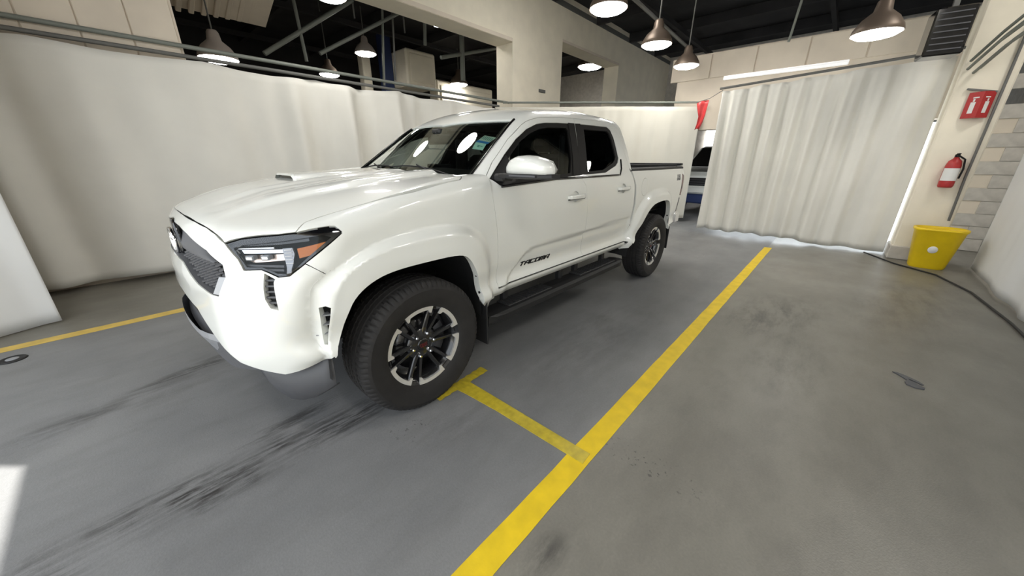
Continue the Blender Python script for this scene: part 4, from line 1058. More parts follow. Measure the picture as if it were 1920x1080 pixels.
# floor material: grey painted bay between the lines, paler polished concrete outside, tyre marks and stains
def floor_mat():
    m, t, b = nt('painted_concrete'); L = t.links.new
    tc = t.nodes.new('ShaderNodeTexCoord'); sp = t.nodes.new('ShaderNodeSeparateXYZ'); L(tc.outputs['Object'], sp.inputs[0])
    def M(op, a, b_=None, c=None, clamp=False):
        n = t.nodes.new('ShaderNodeMath'); n.operation = op; n.use_clamp = clamp
        for i, v in enumerate((a, b_, c)):
            if v is None: continue
            if isinstance(v, (int, float)): n.inputs[i].default_value = v
            else: L(v, n.inputs[i])
        return n.outputs[0]
    def noise(sc, det=5, rough=.5, stretch=(1, 1, 1), lo=.35, hi=.65, a=0., b_=1.):
        mp = t.nodes.new('ShaderNodeMapping'); L(tc.outputs['Object'], mp.inputs[0]); mp.inputs['Scale'].default_value = stretch
        n = t.nodes.new('ShaderNodeTexNoise'); n.inputs['Scale'].default_value = sc; n.inputs['Detail'].default_value = det; n.inputs['Roughness'].default_value = rough
        L(mp.outputs[0], n.inputs['Vector']); r = t.nodes.new('ShaderNodeMapRange'); r.inputs['From Min'].default_value = lo; r.inputs['From Max'].default_value = hi
        r.inputs['To Min'].default_value = a; r.inputs['To Max'].default_value = b_; L(n.outputs['Fac'], r.inputs['Value']); return r.outputs[0]
    X, Y = sp.outputs['X'], sp.outputs['Y']
    inb = M('MULTIPLY', M('GREATER_THAN', Y, -2.0), M('LESS_THAN', Y, 1.84))
    def mix(f, a, b_):
        n = t.nodes.new('ShaderNodeMix'); n.data_type = 'RGBA'
        if isinstance(f, (int, float)): n.inputs[0].default_value = f
        else: L(f, n.inputs[0])
        for i, v in ((6, a), (7, b_)):
            if isinstance(v, tuple): n.inputs[i].default_value = (*v, 1)
            else: L(v, n.inputs[i])
        return n.outputs[2]
    outc = mix(noise(.9, 6, .6, (1, 1.6, 1)), FL_OUT_A, FL_OUT_B)
    outc = mix(noise(7, 6, .65, (.5, 1, 1), .45, .75, 0, .35), outc, (.11, .104, .09))
    inc = mix(noise(1.1, 6, .6, (1, 1.4, 1)), FL_IN_A, FL_IN_B)
    inc = mix(noise(6, 6, .65, (.4, 1.2, 1), .5, .75, 0, .35), inc, (.12, .118, .113))
    c = mix(inb, outc, inc)
    fine = noise(90, 3, .6, (1, 1, 1), .3, .7, .93, 1.05)
    # stains: elongated soft blobs broken up by streaky noise
    def blob(cx, cy, rx, ry, ang=0., p=1.):
        ca, sa = math.cos(ang), math.sin(ang)
        dx = M('SUBTRACT', X, cx); dy = M('SUBTRACT', Y, cy)
        u = M('DIVIDE', M('ADD', M('MULTIPLY', dx, ca), M('MULTIPLY', dy, sa)), rx); v = M('DIVIDE', M('SUBTRACT', M('MULTIPLY', dy, ca), M('MULTIPLY', dx, sa)), ry)
        r = M('ADD', M('MULTIPLY', u, u), M('MULTIPLY', v, v)); return M('MULTIPLY', M('SUBTRACT', 1.0, r, clamp=True), p)
    streak = noise(5, 7, .75, (.8, 6.0, 1), .43, .56)
    streak2 = noise(3, 8, .75, (.8, 2.6, 1), .44, .64)
    spots = noise(38, 4, .6, (1, 1, 1), .60, .66)
    acc = None
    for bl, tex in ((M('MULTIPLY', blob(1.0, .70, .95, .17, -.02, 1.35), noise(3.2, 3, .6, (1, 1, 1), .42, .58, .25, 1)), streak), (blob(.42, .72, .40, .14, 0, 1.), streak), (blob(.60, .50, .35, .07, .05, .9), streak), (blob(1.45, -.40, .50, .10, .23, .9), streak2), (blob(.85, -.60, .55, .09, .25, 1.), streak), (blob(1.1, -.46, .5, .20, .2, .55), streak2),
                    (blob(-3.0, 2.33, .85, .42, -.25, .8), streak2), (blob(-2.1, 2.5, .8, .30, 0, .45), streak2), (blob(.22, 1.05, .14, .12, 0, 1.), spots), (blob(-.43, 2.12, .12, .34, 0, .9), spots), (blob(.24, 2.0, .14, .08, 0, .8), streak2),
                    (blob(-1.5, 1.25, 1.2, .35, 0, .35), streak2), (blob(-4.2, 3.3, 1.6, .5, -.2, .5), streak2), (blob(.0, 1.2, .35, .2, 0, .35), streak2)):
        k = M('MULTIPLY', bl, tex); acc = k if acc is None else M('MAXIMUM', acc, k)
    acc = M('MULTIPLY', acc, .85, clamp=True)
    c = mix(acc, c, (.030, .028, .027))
    sc = t.nodes.new('ShaderNodeVectorMath'); sc.operation = 'SCALE'; L(c, sc.inputs[0]); L(fine, sc.inputs['Scale']); L(sc.outputs[0], b.inputs['Base Color'])
    rr = M('ADD', M('MULTIPLY', inb, .12), noise(1.7, 4, .5, (1, 1, 1), .3, .7, .30, .46)); L(rr, b.inputs['Roughness'])
    bp = t.nodes.new('ShaderNodeBump'); bp.inputs['Strength'].default_value = .12; bp.inputs['Distance'].default_value = .003; L(noise(140, 3), bp.inputs['Height']); L(bp.outputs[0], b.inputs['Normal'])
    b.inputs['Specular IOR Level'].default_value = .5
    return m
FL_OUT_A, FL_OUT_B = (.170, .162, .137), (.225, .214, .183)
FL_IN_A, FL_IN_B = (.165, .167, .168), (.215, .216, .215)
CONC = floor_mat()
TAN = mat('tan_wall_paint', (.72, .64, .53), rough=.8, noise=.06, nscale=2.5)
CREAM = mat('cream_wall_paint', (.84, .78, .64), rough=.75, noise=.05, nscale=3)
GREYB = mat('greyish_block_paint', (.55, .52, .47), rough=.85, noise=.12, nscale=9)
CEILK = mat('dark_ceiling', (.024, .023, .024), rough=.95, noise=.4, nscale=1.2)
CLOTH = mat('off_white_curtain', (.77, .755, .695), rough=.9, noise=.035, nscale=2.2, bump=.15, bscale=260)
CLOTH2 = mat('grey_white_curtain', (.74, .745, .73), rough=.9, noise=.03, nscale=1.6, bump=.15, bscale=260)
PIPEG = mat('grey_green_pipe', (.20, .215, .19), rough=.5)
PIPED = mat('dull_steel_pipe', (.14, .14, .13), rough=.6)
YEL = mat('yellow_floor_paint', (.74, .52, .008), rough=.55, noise=.10, nscale=11, bump=.2, bscale=90)
YELP = mat('worn_yellow_floor_paint', (.64, .45, .10), rough=.6, noise=.12, nscale=9)
TAPE = mat('yellow_tape', (.50, .39, .03), rough=.35, noise=.18, nscale=26)
BINY = mat('yellow_bin_plastic', (.88, .62, .008), rough=.4, noise=.06, nscale=6)
LAMPW = mat('lamp_diffuser', (.9, .9, .9), rough=.5, emit=(1, .97, .92), estr=LAMP_GLOW)
SHADE = mat('bronze_lamp_shade', (.17, .13, .10), rough=.45, metal=.5)
SHADE2 = mat('pale_lamp_shade', (.45, .40, .36), rough=.5)
OUTG = mat('outdoor_concrete', (.55, .54, .50), rough=.9, noise=.1, nscale=2)
WPLAS = mat('white_plastic', (.78, .78, .76), rough=.4)
BLUEC = mat('blue_column_paint', (.03, .05, .14), rough=.5)

fb = MB(); fb.add([(-16, -14, 0), (3.2, -14, 0), (3.2, 6.5, 0), (-16, 6.5, 0)], [(0, 1, 2, 3)]); struct('floor', fb, CONC)
ob_ = MB(); ob_.add([(3.2, -20, -.01), (30, -20, -.01), (30, 20, -.01), (3.2, 20, -.01)], [(0, 1, 2, 3)]); struct('ground', ob_, OUTG)
def line(name, pts, m, label, cat, h=.0015, group=None, seed=0, jit=.0):
    b = MB(); P = [(x, y) for x, y in pts]; b.prism(P, 'z', .0004, .0004+h); o = b.build(name, m); return tag(o, label, cat, group)
def long_line(x0, x1, y0, y1, ye0, ye1, seed):
    """slightly ragged hand painted stripe"""
    rnd = random.Random(seed); n = 60; A = []; B = []
    for k in range(n+1):
        x = x0+(x1-x0)*k/n; t = k/n; A.append((x, y0+(ye0-y0)*t+rnd.uniform(-.002, .002))); B.append((x, y1+(ye1-y1)*t+rnd.uniform(-.002, .002)))
    return A+B[::-1]
line('floor_line', long_line(3.0, -6.28, 1.784, 1.897, 1.796, 1.900, 1), YEL, 'bright yellow painted floor line running past the left side of the pickup', 'floor line')
line('floor_line', long_line(3.0, -10.5, -2.06, -1.94, -2.06, -1.945, 2), YELP, 'paler yellow floor line on the far side of the pickup by the curtain', 'floor line')
line('floor_tape', [(-.220, 1.878), (-.298, 1.874), (-.296, 1.80), (-.292, 1.45), (-.293, 1.43), (-.290, 1.10), (-.288, .955), (-.178, .955), (-.190, 1.05), (-.208, 1.30), (-.214, 1.55), (-.219, 1.78)], TAPE, 'strip of yellow tape joining the yellow line to the front tyre', 'floor tape', .004)
tb = MB(); V = []; n = 26; rnd = random.Random(4)
for k in range(n+1):
    x = -.035-.425*k/n; j = .004*math.sin(k*1.7); z = .0058+.0035*max(0, math.sin(k*2.3))*(1 if k in range(3, 24) else .2)
    V += [(x, .922-.028*k/n+j, .005), (x, .948-.018*k/n, z), (x, .982-.016*k/n+j*.7, .005)]
tb.add(V, [(i*3+q, i*3+q+1, i*3+q+4, i*3+q+3) for i in range(n) for q in range(2)], False)
o = tb.build('floor_tape', TAPE); tag(o, 'short wrinkled yellow tape crossbar partly under the front tyre', 'floor tape')
# small things on the floor
t_ = thing('floor_drain', 'small dark oval floor drain with a pale centre near the left floor line', 'floor drain', (1.80, -1.72, 0))
tag(t_, None, None)
b = MB(); b.lathe([(0, .006), (.048, .006), (.056, .011), (.066, .008), (.072, .0006), (0, .0006)], 'z', n=28); b.build('rim', PLAS, t_)
b = MB(); b.lathe([(0, .011), (.030, .010), (.034, .0065), (0, .0065)], 'z', n=20); b.build('centre_disc', SILV, t_)
def floor_px(px, py):
    """a place on the floor measured in the photograph (pixel -> metres, worked out once)"""
    d = fw + r2*((px-960)/647.71) + u2*((540-py)/647.71); k = -CAMLOC.z/d.z; q = CAMLOC+d*k; return (q.x, q.y)
u_poly = [(1672.5, 697.5), (1681, 699), (1692, 703), (1706, 709), (1722, 716.5), (1732, 723), (1729, 723.5), (1716, 717), (1702, 711), (1705, 714), (1714, 718), (1722, 723), (1734.5, 729), (1733, 731.5), (1715, 728), (1699, 721.5), (1696, 716), (1700, 713.5), (1692, 708.5), (1683, 703)]
line('rubber_scrap', [floor_px(*q) for q in u_poly], PLASG, 'torn dark rubber scrap lying alone on the pale floor', 'scrap', .006)

# walls
lw = MB(); lw.box((1.55, -3.97, 2.6), (3.1, .5, 5.2)); wall_l = struct('wall_left', lw, TAN)
b = MB(); b.box((-2.875, -3.85, 4.55), (5.75, .5, 1.42)); b.box((-6.705, -3.85, 2.6), (1.91, .5, 5.2)); b.box((-9.23, -3.85, 4.72), (3.14, .5, .98)); b.box((-9.23, -3.85, 2.62), (3.14, .12, .10)); b.box((-13.0, -3.85, 2.6), (4.4, .5, 5.2))
hd = struct('wall_left', b, CREAM)
b = MB(); b.box((-5.75/2, -3.598, 3.88), (5.75, .02, .07)); b.box((-9.23, -3.598, 4.26), (3.14, .02, .06)); b.build('opening_trim', TAN, hd)
b = MB(); b.box((-4.0, -3.60, 5.02), (8, .03, .12)); b.box((-12, -3.60, 5.02), (8, .03, .12)); b.build('ledge_trim', PIPED, hd)
for k in range(7):   # separate tan sheets of the wall by the camera
    b = MB(); b.box((.215+.39*k, -3.715, 3.35), (.380, .03, 3.6), bev=.006); b.build('wall_panel', TAN, wall_l)
b = MB(); b.box((-6.85, -3.590, 3.02), (.26, .02, .07), bev=.004); tag(b.build('wall_plate', PIPED), 'small grey plate on the cream column above the pickup roof', 'wall plate')
b = MB()
b.box((-8.45, 1.5, 2.80), (.3, 4.6, 1.5)); b.box((-8.45, 3.9, 1.05), (.3, .7, 2.1)); wb = struct('wall_back', b, TAN)
for k in range(6):
    b = MB(); b.box((-8.29, -.55+.82*k, 3.30), (.03, .80, .46), bev=.005); b.build('wall_panel', TAN, wb)
b = MB(); b.box((-15.2, -5, 2.6), (.3, 20, 5.2)); struct('wall_back', b, GREYB)
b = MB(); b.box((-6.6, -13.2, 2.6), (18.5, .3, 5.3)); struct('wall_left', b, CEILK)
b = MB(); b.box((-6.5, 5.30, 2.6), (19, .3, 5.2)); wr = struct('wall_right', b, GREYB)
b = MB(); b.box((-8.45, 4.70, 2.6), (.3, .9, 5.2)); wr = struct('wall_back', b, GREYB)
blk = None
for r_ in range(20):
    for k in range(3):
        if blk is None: b = MB(); b.box((0, 0, 0), (.03, .401, .195), bev=.004); blk = b.build('block', GREYB, wr); o = blk
        else: o = blk.copy(); COL.objects.link(o)
        o.location = (-8.29, 4.24+.405*k+(.20 if r_ % 2 else 0), .10+.2*r_)
# daylight outside the wall with the bay door, jambs and header
b = MB(); b.box((2.75, -7.9, 2.6), (.3, 12.5, 5.2)); b.box((2.75, 2.1, 4.6), (.3, 7.5, 1.2)); b.box((2.75, 6.1, 2.6), (.3, .5, 5.2)); struct('wall_front', b, TAN)
b = MB(); b.box((-6.3, -4, 5.30), (19.0, 21, .15)); ceil = struct('ceiling', b, CEILK)
for k in range(8):
    b = MB(); b.box((1.2-2.1*k, -4, 5.08), (.12, 19, .24)); b.build('roof_beam', CEILK, ceil)
for k in range(6):
    b = MB(); b.box((-6, -11.8+3.3*k, 4.90), (17, .10, .12)); b.build('purlin', CEILK, ceil)
# back opening behind the curtain: bright translucent sectional door
b = MB(); b.box((-8.36, 2.1, 1.0), (.05, 3.1, 2.0)); glowm = mat('daylit_door_panel', (.85, .88, .9), rough=.5, emit=(.86, .93, 1.0), estr=2.2)
struct('door_1', b, glowm)

# curtains
def curtain(name, path, z0, z1, label, m, seed, amp=.05, wl=.33, hem=None, top=None, step=.028, nz=26, flat=None):
    """path: plan polyline; folds hang from z1 to z0"""
    rnd = random.Random(seed); P = [Vector((x, y, 0)) for x, y in path]; seg = [(b_-a).length for a, b_ in zip(P, P[1:])]; L = sum(seg); n = int(L/step)
    ph = [rnd.uniform(0, 6.28) for _ in range(8)]; V = []
    def at(s):
        for a, b_, l in zip(P, P[1:], seg):
            if s <= l+1e-9: return a.lerp(b_, s/l), (b_-a).normalized()
            s -= l
        return P[-1], (P[-1]-P[-2]).normalized()
    for i in range(n+1):
        s = L*i/n; p, d = at(s); nrm = Vector((-d.y, d.x, 0))
        for j in range(nz+1):
            v = j/nz; zt = z1+(top(s) if top else 0); zb = z0+(hem(s) if hem else 0); z = zt+(zb-zt)*v
            w1 = s+.05*math.sin(1.3*v+ph[0])+.08*v*math.sin(s*.9+ph[1])
            a = amp*(.55+.45*math.sin(s*1.1+ph[2]))*(.35+.65*min(1, v*3+.15))
            o_ = a*math.sin(2*math.pi*w1/wl+1.1*math.sin(s*2.1+ph[3]))+a*.45*math.sin(2*math.pi*w1/(wl*.43)+ph[4])*(1-v*.6)+.035*math.sin(s*1.9+ph[5]+v)
            if flat: o_ *= flat(s)
            V.append(p+nrm*o_+Vector((0, 0, z)))
    b = MB(); k = nz+1; b.add(V, [(i*k+j, i*k+j+1, (i+1)*k+j+1, (i+1)*k+j) for i in range(n) for j in range(nz)], True)
    o = b.build(name, m, None, fix=False); md = o.modifiers.new('s', 'SOLIDIFY'); md.thickness = .004
    return tag(o, label, 'curtain')
curtain('curtain', [(2.5, -3.56), (-5.15, -3.56)], .0, 2.49, 'long off-white curtain hanging beyond the far side of the pickup', CLOTH, 3, .165, .92, hem=lambda s: .055+.03*math.sin(s*1.3+1)+.012*math.sin(s*5), top=lambda s: -.035*abs(math.sin(s*2.4)), step=.03)
curtain('curtain', [(2.55, -2.10), (2.1, -2.28), (1.85, -2.36), (1.60, -2.44)], .02, 2.9, 'near curtain with a curled edge at the left end of the photo', CLOTH2, 11, .03, .5, hem=lambda s: .01*math.sin(s*6), step=.02)
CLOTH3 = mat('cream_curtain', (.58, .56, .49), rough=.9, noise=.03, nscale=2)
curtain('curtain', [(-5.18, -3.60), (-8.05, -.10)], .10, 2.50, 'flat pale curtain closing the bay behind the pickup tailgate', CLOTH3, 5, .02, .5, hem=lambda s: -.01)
curtain('curtain', [(-6.98, .50), (-7.0, 1.2), (-7.02, 2.0), (-7.0, 3.27)], .03, 2.60, 'pleated curtain on the back wall behind the yellow line end', CLOTH, 8, .075, .33, hem=lambda s: .05-.05*min(1, max(0, (s-1.4)/.5))+.01*math.sin(s*9), top=lambda s: .05*s-.02*abs(math.sin(s*5)), step=.02)
curtain('curtain', [(-6.62, 4.06), (-5.8, 4.05), (-4.5, 4.10), (-1.5, 4.10)], .02, 2.6, 'smooth grey-white curtain at the right edge beside the yellow bin', CLOTH2, 15, .035, .8, hem=lambda s: .015*math.sin(s*2), step=.03)
# rails
def tube_thing(name, pts, r, m, label, cat, group=None, n=8):
    return tag(MB().tube(pts, r, n).build(name, m), label, cat, group)
tube_thing('curtain_rail', [(2.5, -3.60, 2.53), (-5.3, -3.60, 2.53)], .022, PIPED, 'lower grey rail that carries the long far curtain', 'rail')
tube_thing('curtain_rail', [(2.5, -3.66, 2.645), (-5.7, -3.66, 2.645)], .024, PIPEG, 'upper grey-green pipe just above the long curtain rail', 'pipe')
tube_thing('curtain_rail', [(-5.35, -3.52, 2.60), (-8.1, -.05, 2.58)], .02, PIPEG, 'slanting rail over the flat curtain behind the tailgate', 'rail')
tube_thing('curtain_rail', [(-7.0, .45, 2.64), (-7.0, 3.30, 2.80)], .02, PIPED, 'rail over the pleated back wall curtain', 'rail')
tube_thing('curtain_rail', [(-6.62, 4.06, 2.63), (-5.8, 4.05, 2.63), (-4.5, 4.1, 2.63), (-1.5, 4.1, 2.63)], .02, PIPED, 'rail of the smooth curtain at the right edge', 'rail')
tube_thing('curtain_rail', [(2.55, -2.10, 2.92), (1.60, -2.44, 2.92)], .02, PIPED, 'short rail of the near curtain on the left', 'rail')

# pendants
def pendant(x, y, z, D, label, sh=SHADE, rod=True, tilt=0):
    t = thing('pendant_lamp', label, 'ceiling lamp', (x, y, z), 0, 'round pendant lamps under the dark ceiling')
    r_ = D/2; b = MB(); b.lathe([(r_*1.0, 0), (r_*1.02, .01), (r_*.97, .06*D/.5), (r_*.72, .16*D/.5), (r_*.36, .24*D/.5), (r_*.30, .34*D/.5), (r_*.22, .37*D/.5), (0, .38*D/.5)], 'z', n=32); b.build('lamp_shade', sh, t)
    b = MB(); b.lathe([(0, -.055*D/.5), (r_*.45, -.048*D/.5), (r_*.80, -.028*D/.5), (r_*.97, 0), (r_*.97, .012)], 'z', n=32); b.build('diffuser', LAMPW, t)
    if rod: MB().tube([(0, 0, .36*D/.5), (0, 0, 5.2-z)], .012, 6).build('hanging_rod', PIPED, t)
    return t
pendant(-4.14, -.39, 3.32, .50, 'largest round pendant lamp, nearest of the row of three over the pickup bed')
pendant(-6.00, -.44, 3.28, .50, 'middle round pendant lamp of the row of three running to the back wall')
pendant(-7.05, -.24, 3.11, .45, 'farthest pendant lamp of the row of three, by the back wall')
pendant(-12.2, -5.5, 4.70, .90, 'pendant lamp seen through the small square opening in the cream wall')
pendant(-.70, -5.5, 2.92, .54, 'pale-capped lamp hanging behind the pipes beside the tan wall', SHADE2)
pendant(-3.73, -8.5, 3.55, .50, 'small brown-capped lamp low in the wide opening, right of the first one')
pendant(-4.70, -4.75, 4.18, .50, 'lamp half hidden by the top edge of the wide opening')
pendant(-8.70, -9.0, 4.05, .66, 'faint lamp low in the wide opening beside the cream column')
pendant(-5.05, 2.40, 2.70, .43, 'single pendant lamp over the pleated back curtain')
pendant(-4.59, -8.0, 4.12, .55, 'dim pale-hooded lamp in the middle of the wide opening', SHADE2)
for x, y, d_, lb in ((-1.23, -1.09, .37, 'pendant lamp over the cab, mirrored in the windshield by the green sticker'), (-1.5, -2.9, .38, 'pendant lamp near the long curtain, mirrored in the far half of the windshield'),
                 (-.2, -.40, .34, 'pendant lamp over the hood of the pickup'), (.8, 3.3, .45, 'unseen fill lamp added over the camera'), (1.9, .9, .45, 'unseen fill lamp added inside the bay door')):  # the last two are unseen lamps added to lift the ambient light
    pendant(x, y, 3.34, d_, lb)
for x, y, lb in ((.8, 5.3, 'unseen high fill lamp added over the right wall behind the camera'), (-2.2, 5.2, 'unseen high fill lamp added over the right wall beside the curtain'), (-4.6, 4.6, 'unseen high fill lamp added over the pale floor by the right curtain'), (-5.2, -1.2, 'unseen high fill lamp added to brighten the cream wall with the square opening')):  # unseen lamps, added to brighten the cream wall and the pickup's side
    pendant(x, y, 4.75, .8, lb)
# structure pipes and rods in the next bay
pp = [([(-2.39, -6.5, 4.39), (-2.44, -6.5, 3.34)], .035, 'vertical grey conduit left in the wide opening'),
      ([(-1.67, -6.5, 3.34), (-3.63, -6.5, 4.72)], .045, 'slanting brace rising right across the wide opening'),
      ([(-2.74, -6.5, 3.54), (-4.91, -6.5, 4.84)], .04, 'second slanting brace, right of the first one'),
      ([(-4.36, -6.5, 4.86), (-4.18, -6.5, 3.13)], .03, 'thin hanging rod left of the blue column'),
      ([(-4.63, -6.5, 5.1), (-4.52, -6.5, 3.29)], .025, 'thin hanging rod in front of the blue column'),
      ([(-5.56, -6.5, 5.1), (-5.5, -6.5, 4.24)], .045, 'short vertical pipe above the pale duct box'),
      ([(-6.78, -6.5, 5.1), (-6.77, -6.5, 3.6)], .07, 'thick vertical pipe at the right of the wide opening'),
      ([(-6.0, -6.5, 4.05), (-8.3, -6.5, 4.72)], .05, 'diagonal pipe behind the thick vertical pipe')]
pf = thing('pipe_frame', 'grey framework of pipes, rods and slanting braces in the wide opening', 'pipes', (0, 0, 0))
for pts, r_, lb in pp:
    o = MB().tube([tuple(q) for q in pts], r_, 8).build('pipe', PIPEG if r_ > .026 else PIPED, pf); o['label'] = lb
MB().tube([(-1.0, -6.5, 5.12), (-9, -6.5, 5.12)], .05, 8).build('pipe', PIPED, pf)
for x in (-2.39, -3.63, -4.91, -8.3): MB().tube([(x, -6.5, 4.38), (x, -6.5, 5.12)], .02, 6).build('hanger', PIPED, pf)
b = MB(); b.box((-6.85, -9.1, 4.2), (1.15, .9, 1.05), bev=.05); b.box((-6.85, -8.63, 4.2), (.9, .04, .8), bev=.02); tag(b.build('air_duct', CREAM), 'pale boxy air duct in the wide opening', 'duct')
b = MB(); b.box((-6.1, -9.6, 2.6), (.34, .34, 5.2), bev=.03); b.box((-6.1, -9.6, 3.4), (.42, .42, .08)); tag(b.build('steel_column', BLUEC), 'dark blue steel column in the next bay', 'column')
b = MB(); b.box((-9.4, -9.6, 3.55), (2.9, .5, 1.25), bev=.04); b.box((-9.4, -9.32, 3.55), (2.6, .04, .9), bev=.02); tag(b.build('wall_cabinet', CREAM), 'wide pale enclosure beside the cream column in the next bay', 'enclosure')
b = MB(); b.box((-5.4, -9.7, 2.25), (.28, .3, 4.5), bev=.02); tag(b.build('steel_post', CREAM), 'narrow pale post left of the blue column', 'post')
sl = thing('hanging_baffle', 'pale ribbed sheet hanging at the top left over the wide opening', 'ceiling sheet', (0, 0, 0))
for k in range(9):
    x = -.30-.14*k; b = MB(); b.box((x*1.25, -6.3, 3.98+.012*k), (.075, 1.0, .05), Matrix.Rotation(R(20), 3, 'X'), bev=.01); b.build('slat', TAN, sl)
b = MB(); b.box((-1.07, -6.3, 4.05), (1.6, 1.0, .02), Matrix.Rotation(R(20), 3, 'X')); b.build('backing_sheet', TAN, sl)
tube_thing('hanging_pipe', [(-7.6, 1.4, 5.2), (-7.6, 1.25, 3.35)], .02, PIPEG, 'thin rod hanging in front of the back wall', 'pipe')
tube_thing('roof_conduit', [(1.5, -1.2, 4.6), (-8.2, -.55, 3.62)], .03, PIPED, 'long dark conduit sloping over the row of pendant lamps', 'pipe')
b = MB(); b.box((-6.4, .2, 4.9), (.9, .5, .08), Matrix.Rotation(R(8), 3, 'Y'), bev=.02); tag(b.build('ceiling_vent', SHADE2), 'dim pale vent on the dark ceiling', 'vent')
b = MB(); b.box((-8.22, 1.14, 3.015), (.06, 1.95, .055), bev=.01); b.box((-8.24, 1.14, 3.05), (.03, 1.95, .03)); tag(b.build('light_strip', mat('pale_tube_light', (.9, .9, .9), rough=.4, emit=(1, 1, 1), estr=.35)), 'long white strip light on the tan back wall', 'light strip')

# pillar with the red things
pl = thing('pillar', 'white square pillar with red fire equipment by the yellow bin', 'pillar', (-6.95, 3.55, 0), 0)
b = MB(); b.box((0, 0, 2.6), (.42, .48, 5.2), bev=.015); b.build('shaft', CREAM, pl)
b = MB(); b.box((0, 0, .10), (.46, .52, .20), bev=.01); b.build('plinth', GREYB, pl)
tube_thing('pillar_conduit', [(-6.70, 3.74, .62), (-6.70, 3.72, 1.2), (-6.70, 3.70, 3.6)], .014, PIPED, 'thin conduit running down the white pillar', 'pipe')
ex = thing('fire_extinguisher', 'red fire extinguisher with a white label on the white pillar', 'fire extinguisher', (-6.66, 3.57, 1.06))
b = MB(); b.lathe([(0, 0), (.062, 0), (.072, .02), (.074, .06), (.074, .28), (.060, .34), (.030, .37), (.022, .39), (0, .39)], 'z', n=24); b.build('cylinder', REDP, ex)
b = MB(); b.lathe([(.0752, .09), (.0752, .25)], 'z', n=14, a0=R(-75), a1=R(75)); b.build('label_sheet', WPLAS, ex)
b = MB(); b.box((0, 0, .405), (.035, .045, .04), bev=.006); b.box((.05, 0, .43), (.11, .022, .014)); b.box((.055, 0, .405), (.09, .02, .012), Matrix.Rotation(R(12), 3, 'Y')); b.build('valve_handle', DARK, ex)
MB().tube([(.02, .02, .40), (.05, .07, .36), (.04, .09, .24), (.02, .085, .12)], .010, 6).build('hose', DARK, ex)
fsn = thing('fire_sign', 'red folded fire extinguisher sign high on the white pillar', 'sign', (-6.71, 3.57, 2.07))
b = MB(); b.add([(0, -.11, -.15), (.10, 0, -.15), (0, .11, -.15), (0, -.11, .15), (.10, 0, .15), (0, .11, .15)], [(0, 1, 4, 3), (1, 2, 5, 4), (0, 2, 1), (3, 4, 5), (0, 3, 5, 2)]); b.build('sign_board', REDP, fsn)
for s in (-1, 1):
    b = MB(); d = Vector((.10, -s*.11, 0)).normalized(); nn = Vector((.11, s*.10, 0)).normalized()
    for (u, z, w_, h_) in ((0, -.03, .05, .13), (0, .055, .02, .03), (.012, .085, .06, .014)):
        c = Vector((.05, s*.055, 0))+d*u+nn*.002; b.add([c+d*-w_/2+Vector((0, 0, z-h_/2)), c+d*w_/2+Vector((0, 0, z-h_/2)), c+d*w_/2+Vector((0, 0, z+h_/2)), c+d*-w_/2+Vector((0, 0, z+h_/2))], [(0, 1, 2, 3)])
    b.build('pictogram', WPLAS, fsn)
b = MB(); b.box((0, -.02, .17), (.03, .26, .02), Matrix.Rotation(R(-12), 3, 'X')); b.build('hood_bracket', PIPED, fsn)
# yellow bin
bn = thing('waste_bin', 'open yellow plastic bin with a round white label by the pillar', 'bin', (-6.42, 3.66, 0), 0)
b = MB(); V = []; n = 28
def rr(t, sx, sy):
    c, s = math.cos(t), math.sin(t); p = 3.2; k = (abs(c)**p+abs(s)**p)**(-1/p); return c*k*sx, s*k*sy
for z, sx, sy in ((0, .13, .165), (.02, .14, .175), (.50, .185, .235), (.515, .200, .250), (.545, .200, .250), (.545, .178, .228), (.49, .172, .222), (.03, .128, .163)):
    for k in range(n): x, y = rr(2*math.pi*k/n, sx, sy); V.append((x, y, z))
b.add(V, [(i*n+k, i*n+(k+1) % n, (i+1)*n+(k+1) % n, (i+1)*n+k) for i in range(7) for k in range(n)], True); b.add(V[:n], [tuple(reversed(range(n)))]); b.add(V[-n:], [tuple(range(n))]); b.build('tub', BINY, bn)
b = MB(); b.lathe([(0, .003), (.045, .003), (.047, 0)], 'x', (.168, -.02, .27), 22); b.build('round_label', WPLAS, bn)
b = MB(); b.box((.197, 0, .53), (.02, .34, .022), bev=.006); b.build('rim_grip', BINY, bn)
tube_thing('floor_cable', [(-6.9, 3.05, .012), (-6.3, 3.35, .012), (-5.9, 3.7, .012), (-5.2, 3.88, .012), (-4.2, 3.95, .012), (-3.0, 3.95, .012)], .010, PLAS, 'black cable on the floor along the right curtain', 'cable')
# speaker-like heater box
hb = thing('heater_box', 'black box unit high up left of the white pillar', 'heater', (-6.35, 3.02, 2.86), R(8))
b = MB(); b.box((0, 0, 0), (.30, .34, .50), bev=.015); b.build('case', GLOSSK, hb)
for k in range(7):
    b = MB(); b.box((.152, 0, -.19+.063*k), (.012, .28, .012)); b.build('grille_slat', PLASG, hb)
b = MB(); b.box((0, 0, .42), (.05, .05, .40)); b.tube([(0, 0, .55), (0, 0, 2.35)], .015, 6); b.build('hanging_bracket', PIPED, hb)
cb = thing('cable_bundle', 'bundle of grey cables running over the white pillar to the top right', 'cables', (0, 0, 0))
for k, (dz, dy) in enumerate(((0, 0), (.05, .03), (-.05, .06), (.09, .0), (.0, .10))):
    MB().tube([(-6.71, 3.36+dy, 2.50+dz), (-6.2, 3.46+dy, 2.68+dz), (-5.6, 3.62+dy, 2.86+dz*1.4), (-4.6, 3.95+dy, 2.96+dz), (-3.2, 4.3+dy, 3.1+dz)], .016, 8).build('cable', PIPEG, cb)
